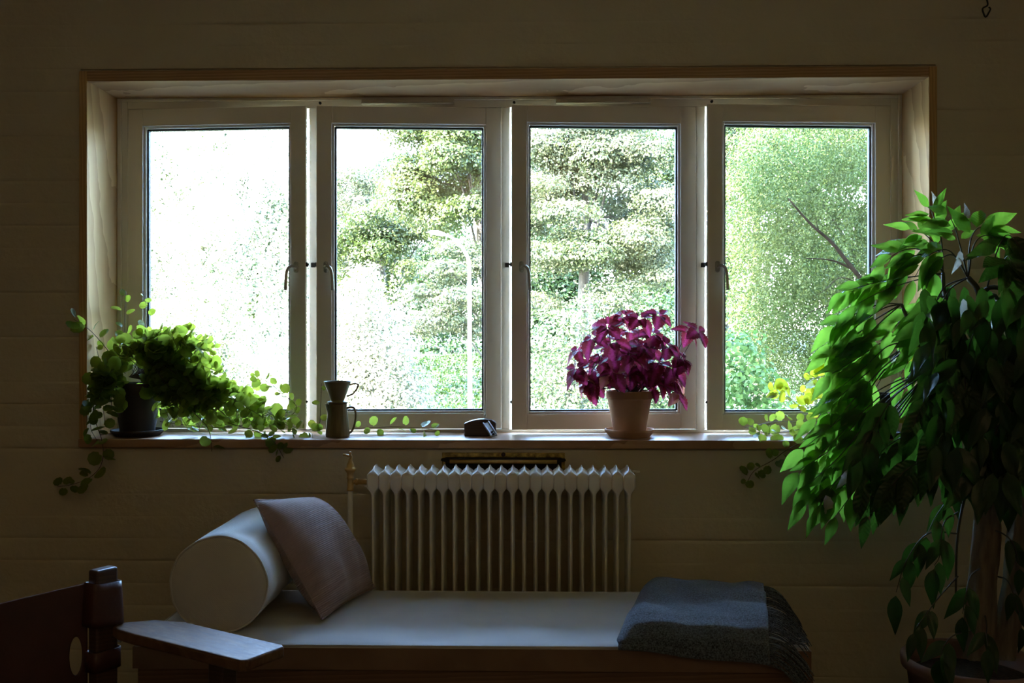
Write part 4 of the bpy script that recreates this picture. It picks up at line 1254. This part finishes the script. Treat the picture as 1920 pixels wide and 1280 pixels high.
# second, lime-green creeping plant, half hidden by the big plant
p2 = P(1640, 800, 3.60); p2 = Vector((p2.x, 3.60, ZS + .001))
saucer_thing(p2, .072, .088, .020, clay_dark, 'dark saucer on the right end of the sill behind the big plant')
cr2 = empty('creeping_plant', p2 + Vector((0, 0, .0065)), 0, 'lime green creeping plant on the right end of the sill behind the big plant', 'plant')
pot_parts(cr2, 0, .15, .054, .076, .04, clay_dark)
b2 = [130]
V2 = [([(1620, 740, 3.6), (1560, 745, 3.62), (1510, 765, 3.62), (1475, 742, 3.62), (1442, 732, 3.62)], .014, .046, lime_leaves),
      ([(1620, 735, 3.6), (1570, 700, 3.62), (1540, 705, 3.63), (1505, 722, 3.63)], .014, .042, lime_leaves),
      ([(1620, 760, 3.58), (1530, 790, 3.56), (1460, 790, 3.55), (1395, 802, 3.54)], .022, .038, creep_leaves),
      ([(1600, 790, 3.56), (1500, 805, 3.52), (1440, 812, 3.50), (1410, 800, 3.50)], .024, .034, creep_leaves),
      ([(1580, 800, 3.52), (1490, 835, 3.46), (1450, 862, 3.45), (1415, 882, 3.45), (1400, 905, 3.45)], .026, .034, creep_leaves),
      ([(1640, 730, 3.6), (1660, 700, 3.6), (1690, 680, 3.58), (1730, 690, 3.55)], .022, .04, lime_leaves),
      ([(1640, 730, 3.6), (1630, 690, 3.62), (1600, 660, 3.62)], .022, .038, lime_leaves),
      ([(1660, 740, 3.58), (1720, 800, 3.47), (1740, 840, 3.45), (1730, 870, 3.45)], .022, .04, creep_leaves)]
for pts, sp, sz, lv in V2: vine(cr2, pts, sp, sz, lv, r1, b2)

# ---- coleus in its terracotta pot
cx = wx(1180, 3.60)
saucer_thing(Vector((cx, 3.595, ZS + .001)), .072, .089, .028, clay, 'terracotta saucer under the purple coleus on the sill')
col = empty('potted_coleus', (cx, 3.595, ZS + .008), 0, 'magenta coleus with toothed leaves in a terracotta pot on the sill', 'plant')
pot_parts(col, 0, .158, .056, .084, .030, clay)
L_col = leaf_mat('coleus_leaf', (0.085, 0.012, 0.018), (0.15, 0.022, 0.034), (0.20, 0.014, 0.026), (0.33, 0.04, 0.06), .42, .45, spec=.15, core=((0.38, 0.035, 0.18), (0.52, 0.05, 0.17)), core_r=(.16, .34))
L_col2 = leaf_mat('faded_coleus_leaf', (0.22, 0.07, 0.05), (0.30, 0.10, 0.07), (0.58, 0.20, 0.12), (0.66, 0.30, 0.16), .45, .5, spec=.15, core=((0.40, 0.10, 0.16), (0.70, 0.20, 0.24)), core_r=(.1, .4))
ov = lambda t: .40 * (math.sin(math.pi * min(1, t ** .72)) ** .85) if 0 < t < 1 else .004
col_lf = [leaf_mesh('coleus_leaf', ov, L_col, .25, c, 13, 2, .10) for c in (.10, .28, .45)]
col_lf2 = [leaf_mesh('coleus_leaf', ov, L_col2, .25, c, 13, 2, .10) for c in (.25, .5)]
stem_dark = plain('dark_purple_stem', (0.035, 0.015, 0.014), (0.06, 0.025, 0.022), rough=.55)
r2 = random.Random(8)
tips = []
for px, py in ((1168, 592), (1140, 612), (1200, 596), (1235, 590), (1180, 620), (1112, 632), (1225, 626), (1150, 640), (1085, 655), (1205, 650), (1250, 648), (1128, 664), (1180, 664), (1080, 690), (1230, 676), (1262, 690), (1108, 700), (1160, 690), (1204, 694), (1268, 716), (1278, 672), (1100, 716), (1290, 622), (1308, 620), (1268, 735), (1082, 700), (1146, 700), (1240, 708), (1190, 640)):
    tips.append((px, py))
cb2 = 0
for i, (px, py) in enumerate(tips):
    dy = r2.uniform(-.12, .055)
    if px < 1100 or px > 1260: dy = r2.uniform(-.07, .03)
    if i < 10 and i % 2: dy = r2.uniform(-.13, -.05)
    e = P(px, py, 3.595 + dy) - col.location
    e.y = min(e.y, .075)
    s0 = Vector((r2.uniform(-.03, .03), r2.uniform(-.03, .02), .138))
    low = e.z < .20
    mid = s0.lerp(e, .5) + Vector((e.x * .12, 0, .035 if low else -.01))
    path = smooth_path([s0, s0.lerp(mid, .4) + Vector((0, 0, .02)), mid, e], 14)
    MB().tube(path, [.0034 - .0002 * k for k in range(14)], 6).build('stem', stem_dark, col, smooth=True)
    out = Vector((e.x * 1.2, e.y * .8 - .14, .10)).normalized()
    fade = e.z < .23 and r2.random() < .55
    nodes = [(13, .064, 4, .1), (13, .034, 3, .5), (10, .064, 3, -.1), (7, .056, 2, -.1)]
    for idx, ls, cnt, lift in nodes:
        if idx == 7 and i % 2: continue
        a0 = r2.uniform(0, 6.28)
        p = path[idx]
        tg = (path[idx] - path[idx - 1]).normalized()
        ax = (out * .7 + tg * .3 + Vector((0, -.12, .45))).normalized()
        u = ax.orthogonal().normalized(); w = ax.cross(u)
        for q in range(cnt):
            a = a0 + 2 * math.pi * q / cnt
            d = (u * math.cos(a) + w * math.sin(a) + ax * lift + Vector((0, 0, -.34))).normalized()
            s_ = ls * r2.uniform(.8, 1.2)
            pos = p + d * .008
            tipp = pos + d * s_
            if tipp.z < .165 and abs(tipp.x) < .10 and tipp.y < .02: continue
            if tipp.y > .088: d = Vector((d.x, -abs(d.y) * .3, d.z)).normalized()
            nrm = (ax + rand_unit(r2) * .25).normalized()
            if cb2 >= 300: break
            link_copy('leaf', r2.choice(col_lf2 if fade and q % 2 else col_lf), col, frame_mat(pos, d, nrm, s_))
            cb2 += 1

# ---- ceramic jug and coffee dripper
glaze = plain('olive_brown_glaze', (0.11, 0.082, 0.030), (0.17, 0.13, 0.055), rough=.34, scale=14, spec=.35, stretch=(1, 1, .2))
jp = Vector((wx(633, 3.575), 3.575, ZS + .001))
jug = empty('ceramic_jug', jp, 0, 'fluted olive brown ceramic jug with handle on the sill', 'jug')
zj = P(633, 756, 3.575).z - jp.z
mb = MB().lathe([(0, 0), (.0405, 0), (.0425, .004), (.0415, .02), (.0385, .055), (.0345, .090), (.0325, zj - .012), (.0328, zj - .004), (.034, zj), (.031, zj), (.0295, zj - .01), (.036, .02), (0, .012)], seg=60, flute=.028, nfl=20)
mb.build('body', glaze, jug, smooth=True)
MB().tube(smooth_path([(.031, 0, zj - .018), (.050, -.002, zj - .013), (.062, -.003, zj - .020), (.066, -.004, zj - .045), (.062, -.003, zj - .075), (.052, -.002, .020), (.041, 0, .012)], 24), [.0042] * 8 + [.0038] * 16, 8).build('handle', glaze, jug, smooth=True)
mb = MB()
mb.grid(lambda u, v: Vector((-.032 - .012 * (1 - u) * (1 - abs(2 * v - 1) ** 1.5) + .0 * u, (2 * v - 1) * .014 * (1 - .45 * u * 0), zj - .001 - .055 * u)), 8, 8)
o = mb.build('spout', glaze, jug, smooth=True)
so = o.modifiers.new('t', 'SOLIDIFY'); so.thickness = .003; so.offset = 0
dp = jp + Vector((.000, 0, zj + .0015))
dr = empty('coffee_dripper', dp, 0, 'cone shaped olive brown coffee dripper with looped handle on top of the jug', 'dripper')
hd = P(633, 715, 3.575).z - dp.z
MB().lathe([(.020, -.004), (.024, .0), (.036, .0), (.037, .002), (.036, .005), (.028, .007), (.0245, .010), (.0255, .014), (.0485, hd - .002), (.0505, hd), (.0495, hd + .0015), (.0475, hd), (.022, .012), (.018, .004), (.018, -.004)], seg=40).build('cone', glaze, dr, smooth=True)
MB().tube(smooth_path([(.043, 0, hd - .013), (.058, -.001, hd - .008), (.072, -.002, hd - .009), (.074, -.002, hd - .016), (.066, -.002, hd - .032), (.052, -.001, hd - .046), (.033, 0, hd - .053)], 26), .0032, 8).build('handle', glaze, dr, smooth=True)

# ---- dark arched wooden block with pin, and the metal rail leaning on it
bp0 = Vector((wx(900.5, 3.62), 3.62, ZS + .001))
W_blk = wood('walnut', (0.040, 0.022, 0.014), (0.085, 0.048, 0.03), 'X', rough=.35, scale=40)
blk2 = empty('arched_block', bp0, 0, 'small dark wooden block with an arched top on the sill below the second casement', 'block')
hw = (wx(930.5, 3.62) - wx(871, 3.62)) / 2
arc = []
for i in range(17):
    k = -1 + 2 * i / 16
    arc.append((hw * k, .046 + .015 * (1 - (k - .18) ** 2 / 1.3) - (.006 if k > .8 else 0) * (k - .8) * 5))
prof = [(-hw, 0)] + arc + [(hw, 0)]
n = len(prof)
mb = MB().add([(x, -.017, z) for x, z in prof] + [(x, .017, z) for x, z in prof], [tuple(range(n)), tuple(range(n, 2 * n))[::-1]] + [((i + 1) % n, i, n + i, n + (i + 1) % n) for i in range(n)])
mb.build('body', W_blk, blk2, bevel=.003, seg=3)
px_ = wx(909.5, 3.62) - bp0.x
mb = MB().lathe([(0, .054), (.0042, .054), (.0042, .062), (.0026, .064), (.0026, .068), (.0044, .071), (.0046, .074), (.003, .078), (.0012, .079), (.001, .088), (0, .089)], (px_, 0, 0), 12)
mb.build('pin', M['nickel'], blk2, smooth=True)
alu = plain('brushed_aluminium', (0.55, 0.56, 0.58), (0.68, 0.69, 0.70), rough=.32, metal=1.0, scale=60, stretch=(1, 12, 12))
a0, a1 = P(911, 793, 3.595), P(926.5, 817, 3.545)
a0.y = 3.597
rail = empty('metal_rail', a1, 0, 'short silver metal channel leaning against the arched wooden block', 'rail')
ax = (a0 - a1).normalized()
L = (a0 - a1).length
side = Vector((1, 0, 0)); side = (side - ax * side.dot(ax)).normalized()
nrm = side.cross(ax).normalized()
if nrm.y > 0: nrm = -nrm
Rr = Matrix((side, ax, nrm)).transposed().to_4x4()
mb = MB().box(-.0125, .0125, 0, L, -.004, .002); mb.box(-.0125, -.0075, 0, L, .002, .007); mb.box(.0075, .0125, 0, L, .002, .007)
o = mb.build('channel', alu, rail, bevel=.0008); o.matrix_basis = Rr
for y in (.004, .016):
    o = MB().box(-.004, .004, y, y + .006, .0015, .0065).build('clip', M['dark_metal'], rail, bevel=.0008); o.matrix_basis = Rr

# ------------------------------------------------------------------ the big plant on the floor at the right
bpX = wx(1822, 3.0)
big = empty('potted_umbrella_tree', (bpX, 3.0, 0), 0, 'tall bushy plant with hanging pointed leaves in a floor pot, far right', 'plant')
clay_red = plain('reddish_pot', (0.20, 0.105, 0.075), (0.26, 0.145, 0.105), rough=.6, scale=5)
MB().lathe([(0, 0), (.145, 0), (.150, .006), (.182, .262), (.198, .268), (.200, .296), (.196, .300), (.186, .300), (.182, .292), (.172, .235), (0, .235)], seg=56).build('pot', clay_red, big, smooth=True)
MB().lathe([(0, .252), (.08, .250), (.174, .244)], seg=30).build('soil', soil, big, smooth=True)
bark2 = plain('furrowed_bark', (0.10, 0.075, 0.05), (0.24, 0.19, 0.14), rough=.9, scale=40, bump=1.0, bscale=55, stretch=(1, 1, .18))
def trunk(pts, r0_, r1_, n=26, seg=44):
    path = smooth_path([P(*p) - big.location for p in pts], n)
    mb = MB()
    rr = random.Random(int(pts[0][0]))
    ph = [rr.uniform(0, 6) for _ in range(4)]
    def fn(u, v):
        i = min(int(v * (n - 1)), n - 2)
        c = path[i].lerp(path[i + 1], v * (n - 1) - i)
        a = 2 * math.pi * u
        R_ = (r0_ + (r1_ - r0_) * v) * (1 + .10 * math.sin(3 * a + ph[0] + 2 * v) + .08 * math.sin(7 * a + ph[1] - 5 * v) + .09 * abs(math.sin(11 * a + 6 * math.sin(7 * v))) + .05 * math.sin(v * 22 + ph[2]))
        return c + Vector((R_ * math.cos(a), R_ * math.sin(a), 0))
    mb.grid(fn, seg, 60, close_u=True)
    return mb.build('trunk', bark2, big, smooth=True)
trunk([(1832, 1232, 3.0), (1838, 1120, 3.0), (1850, 980, 3.0), (1846, 860, 3.0), (1852, 740, 3.0)], .040, .028)
trunk([(1880, 1232, 3.04), (1905, 1080, 3.05), (1918, 900, 3.05), (1908, 760, 3.05)], .034, .024)
stem_br = plain('dark_green_brown_stem', (0.03, 0.028, 0.015), (0.06, 0.05, 0.028), rough=.6)
def limb(pts, r0_, r1_):
    path = smooth_path([P(*p) - big.location for p in pts], 16)
    MB().tube(path, [r0_ + (r1_ - r0_) * i / 15 for i in range(16)], 8).build('branch', stem_br, big, smooth=True)
    return path
limb([(1852, 745, 3.0), (1842, 660, 3.0), (1840, 590, 3.0), (1834, 545, 3.0), (1815, 520, 3.02)], .012, .008)
limb([(1838, 590, 3.0), (1850, 542, 2.98), (1890, 542, 2.95), (1930, 545, 2.9)], .008, .006)
limb([(1900, 780, 3.04), (1895, 700, 3.02), (1892, 640, 3.0), (1870, 560, 3.0), (1850, 555, 3.0)], .009, .006)
limb([(1894, 645, 3.0), (1912, 590, 2.98), (1945, 570, 2.95)], .008, .005)
limb([(1846, 700, 3.0), (1800, 620, 3.05), (1772, 555, 3.1), (1768, 512, 3.12)], .010, .006)
limb([(1846, 800, 3.0), (1780, 740, 3.02), (1720, 640, 3.08), (1690, 570, 3.12)], .010, .005)
limb([(1846, 840, 3.0), (1790, 850, 2.98), (1740, 880, 2.98), (1700, 900, 3.0)], .006, .004)
limb([(1846, 860, 3.0), (1818, 900, 2.97), (1796, 1000, 2.95), (1792, 1120, 2.95)], .005, .003)

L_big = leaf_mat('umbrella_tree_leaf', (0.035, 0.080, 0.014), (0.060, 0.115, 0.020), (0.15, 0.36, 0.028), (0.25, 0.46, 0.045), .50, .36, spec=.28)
L_dry = leaf_mat('dry_pale_leaf', (0.40, 0.34, 0.26), (0.52, 0.46, 0.38), (0.5, 0.45, 0.36), (0.6, 0.55, 0.45), .35, .5)
def lance(t): return .20 * (math.sin(math.pi * min(1.0, t ** .74)) ** 1.05) * (1 - .30 * t) + (.008 if t < .97 else .002) if 0 < t < 1 else .003
L_shade = leaf_mat('shaded_side_leaf', (0.018, 0.042, 0.010), (0.032, 0.062, 0.014), (0.05, 0.14, 0.01), (0.08, 0.19, 0.015), .25, .32, spec=.5)  # darker copy of the leaf, room-side shade painted into its colour
big_lf = [leaf_mesh('leaflet', lance, L_big, f, c, 9, 2) for f, c in ((.22, .10), (.35, .28), (.15, .02))]
shade_lf = [leaf_mesh('leaflet', lance, L_shade, f, c, 9, 2) for f, c in ((.22, .10), (.35, .28), (.15, .02))]
young = [True]  # True: window-side leaf colour, False: copy with shade painted in
dry_lf = [leaf_mesh('dry_leaflet', lance, L_dry, .5, .45, 9, 2, .08)]
r3 = random.Random(17)
cnt = [0]
extra_leaves = MB()
extra_lit = MB()
def put_leaf(pos, d, nrm, s_, dry=False):
    m4 = frame_mat(pos, d, nrm, s_, s_ * r3.uniform(.85, 1.15))
    if dry:
        link_copy('dry_leaf', dry_lf[0], big, m4)['label'] = 'pale dry curled leaf'
    elif cnt[0] < 298:
        link_copy('leaf', r3.choice(big_lf if young[0] else shade_lf), big, m4); cnt[0] += 1
    else:
        me = r3.choice(big_lf)
        (extra_lit if young[0] else extra_leaves).add([m4 @ v.co for v in me.vertices], [tuple(p.vertices) for p in me.polygons])
def frond(pts, n, size, down=.75, face=(-.25, -.65, .65), spread=.75, along=.75):
    path = smooth_path([P(*p) - big.location for p in pts], 24)
    MB().tube(path, [.0026 - .00007 * i for i in range(24)], 6).build('stem', stem_br, big, smooth=True)
    for k in range(n):
        t = 1.0 if k == n - 1 else .34 + .66 * (k // 2 * 2 + 1) / (n + 1)
        i = min(int(t * 23), 22)
        p = path[i].lerp(path[i + 1], t * 23 - i); tg = (path[i + 1] - path[i]).normalized()
        side = tg.cross(Vector(face)).normalized() * (1 if k % 2 else -1)
        if k == n - 1: side = Vector((0, 0, 0))
        d = (tg * along + side * spread + Vector((0, 0, -down)) + rand_unit(r3) * .22).normalized()
        nrm = (Vector(face) + rand_unit(r3) * .38).normalized()
        s_ = size * r3.uniform(.8, 1.2)
        q = p + d * .010
        tip = q + d * s_ + big.location
        if tip.y > 3.47 and tip.z < ZS + .02: d = (d + Vector((0, -.6, 0))).normalized()
        put_leaf(q, d, nrm, s_)
# the side towards the window, glowing with the light behind it
FR = [
    [(1770, 512, 3.12), (1730, 470, 3.14), (1690, 470, 3.16), (1660, 490, 3.18)],
    [(1770, 512, 3.12), (1700, 520, 3.16), (1640, 530, 3.20), (1588, 545, 3.22)],
    [(1690, 570, 3.12), (1650, 570, 3.18), (1600, 590, 3.22), (1566, 606, 3.24)],
    [(1690, 570, 3.12), (1640, 600, 3.18), (1590, 640, 3.22), (1556, 660, 3.24)],
    [(1720, 640, 3.10), (1660, 640, 3.15), (1610, 670, 3.18), (1560, 700, 3.20)],
    [(1720, 640, 3.10), (1650, 680, 3.14), (1590, 730, 3.16), (1535, 780, 3.18)],
    [(1740, 690, 3.06), (1650, 730, 3.12), (1570, 790, 3.14), (1510, 838, 3.15)],
    [(1740, 690, 3.06), (1640, 760, 3.10), (1560, 840, 3.12), (1500, 880, 3.13)],
    [(1740, 700, 3.06), (1640, 800, 3.08), (1560, 880, 3.10), (1512, 930, 3.10)],
    [(1740, 700, 3.06), (1650, 820, 3.06), (1590, 900, 3.07), (1550, 940, 3.07)],
    [(1772, 555, 3.1), (1740, 560, 3.10), (1690, 600, 3.12), (1650, 640, 3.14)],
    [(1772, 555, 3.1), (1750, 600, 3.08), (1720, 650, 3.08), (1690, 700, 3.10)],
    [(1768, 512, 3.12), (1760, 470, 3.12), (1735, 440, 3.14), (1712, 430, 3.15)],
    [(1768, 512, 3.12), (1765, 450, 3.12), (1752, 410, 3.12), (1745, 392, 3.12)],
    [(1815, 520, 3.02), (1800, 460, 3.04), (1790, 425, 3.05), (1780, 405, 3.06)],
    [(1815, 520, 3.02), (1780, 470, 3.05), (1740, 480, 3.08), (1715, 520, 3.10)],
    [(1815, 520, 3.02), (1820, 450, 3.02), (1840, 425, 3.02), (1868, 440, 3.00)],
    [(1815, 520, 3.02), (1770, 540, 3.02), (1740, 600, 3.03), (1722, 650, 3.05)],
    [(1700, 640, 3.12), (1640, 700, 3.16), (1600, 740, 3.18), (1570, 770, 3.18)],
]
for i, f in enumerate(FR):
    lo = 1 <= i <= 11
    frond(f, 12 if 1 <= i <= 9 else 9, .104 if i not in (12, 13, 14) else .078, down=.34 if lo else .3, face=(-.15, -.85, .45), spread=.6 if lo else .7, along=1.0 if lo else .75)
# the side hanging into the room, its shade put into the leaf colour
FD = [
    [(1850, 542, 2.98), (1870, 470, 2.92), (1890, 440, 2.90), (1920, 470, 2.88)],
    [(1890, 542, 2.95), (1880, 500, 2.90), (1890, 480, 2.86), (1900, 500, 2.84)],
    [(1870, 560, 3.0), (1860, 600, 2.94), (1880, 650, 2.90), (1900, 690, 2.88)],
    [(1840, 590, 3.0), (1800, 600, 2.93), (1780, 640, 2.90), (1770, 700, 2.88)],
    [(1840, 600, 3.0), (1820, 640, 2.92), (1810, 700, 2.88), (1812, 760, 2.87)],
    [(1846, 700, 3.0), (1790, 690, 2.93), (1740, 740, 2.92), (1712, 800, 2.92)],
    [(1846, 720, 3.0), (1800, 740, 2.92), (1760, 800, 2.88), (1742, 850, 2.88)],
    [(1846, 740, 3.0), (1870, 740, 2.92), (1900, 780, 2.88), (1915, 840, 2.86)],
    [(1790, 850, 2.98), (1740, 860, 2.96), (1700, 880, 2.95), (1672, 910, 2.95)],
    [(1846, 800, 3.0), (1740, 800, 2.98), (1660, 840, 3.0), (1624, 900, 3.02)],
    [(1740, 880, 2.98), (1700, 870, 3.0), (1650, 900, 3.02), (1625, 960, 3.02)],
    [(1740, 700, 3.06), (1680, 740, 3.02), (1640, 800, 3.0), (1610, 850, 3.0)],
    [(1900, 700, 3.02), (1905, 760, 2.95), (1900, 840, 2.9), (1890, 900, 2.9)],
    [(1900, 780, 3.04), (1870, 800, 2.95), (1850, 850, 2.9), (1840, 880, 2.9)],
]
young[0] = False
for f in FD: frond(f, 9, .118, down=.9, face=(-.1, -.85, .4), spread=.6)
# sparse shoots below
FL = [([(1846, 940, 3.0), (1790, 930, 2.95), (1760, 960, 2.93), (1738, 1000, 2.92)], 4), ([(1796, 1000, 2.95), (1740, 1000, 2.93), (1700, 1050, 2.92), (1680, 1110, 2.92)], 6),
      ([(1796, 960, 2.95), (1770, 980, 2.9), (1762, 1040, 2.88), (1752, 1060, 2.88)], 4), ([(1796, 1080, 2.95), (1760, 1120, 2.88), (1730, 1160, 2.85), (1715, 1180, 2.84)], 4),
      ([(1846, 1060, 3.0), (1820, 1080, 2.9), (1810, 1120, 2.86), (1805, 1150, 2.85)], 4), ([(1870, 1080, 3.0), (1890, 1090, 2.92), (1905, 1130, 2.9), (1915, 1170, 2.9)], 4),
      ([(1846, 1150, 3.0), (1850, 1170, 2.84), (1850, 1190, 2.76), (1852, 1210, 2.74)], 3), ([(1832, 1180, 3.0), (1790, 1190, 2.80), (1770, 1210, 2.74), (1765, 1230, 2.74)], 4),
      ([(1850, 990, 3.0), (1880, 1000, 2.94), (1900, 1020, 2.92), (1912, 1060, 2.92)], 4)]
for f, n in FL: frond(f, n, .098, down=1.0, face=(-.2, -.75, .5), spread=.55)
# further shoots of the window side, woven between the first ones
young[0] = True
for i, f in enumerate(FR):
    if i in (12, 13, 14): continue
    for ox, oy, oz in ((20, 24, -.030),):
        frond([f[0]] + [(x + ox * k / 3, y + oy * k / 3, Y + oz) for k, (x, y, Y) in enumerate(f) if k], 4, .100, down=.45, face=(-.15, -.85, .45), spread=.5, along=1.0)
young[0] = False
# curled dry leaves
for (px, py, Y), d, s_ in (((1751, 386, 3.12), (.1, 0, 1), .050), ((1810, 412, 3.04), (.2, 0, 1), .056), ((1548, 928, 3.05), (.25, 0, -1), .085), ((1800, 470, 3.0), (-.1, 0, -1), .07), ((1806, 560, 2.98), (0, 0, -1), .075), ((1590, 880, 3.0), (-.35, 0, -1), .07)):
    put_leaf(P(px, py, Y) - big.location, Vector(d), Vector((.2, -.9, .2)), s_, True)
# the inner crown, too dense to pick apart
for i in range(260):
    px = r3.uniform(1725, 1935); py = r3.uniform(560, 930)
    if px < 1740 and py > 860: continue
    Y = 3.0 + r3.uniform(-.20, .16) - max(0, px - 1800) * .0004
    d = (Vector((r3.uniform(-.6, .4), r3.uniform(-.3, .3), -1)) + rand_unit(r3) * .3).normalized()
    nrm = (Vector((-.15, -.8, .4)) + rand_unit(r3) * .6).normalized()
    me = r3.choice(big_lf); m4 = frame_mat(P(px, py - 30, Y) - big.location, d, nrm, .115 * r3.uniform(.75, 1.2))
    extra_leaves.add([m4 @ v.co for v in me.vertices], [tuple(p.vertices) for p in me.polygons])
extra_lit.build('foliage', L_big, big, smooth=True, kind='stuff')
extra_leaves.build('inner_foliage', L_shade, big, smooth=True, kind='stuff')
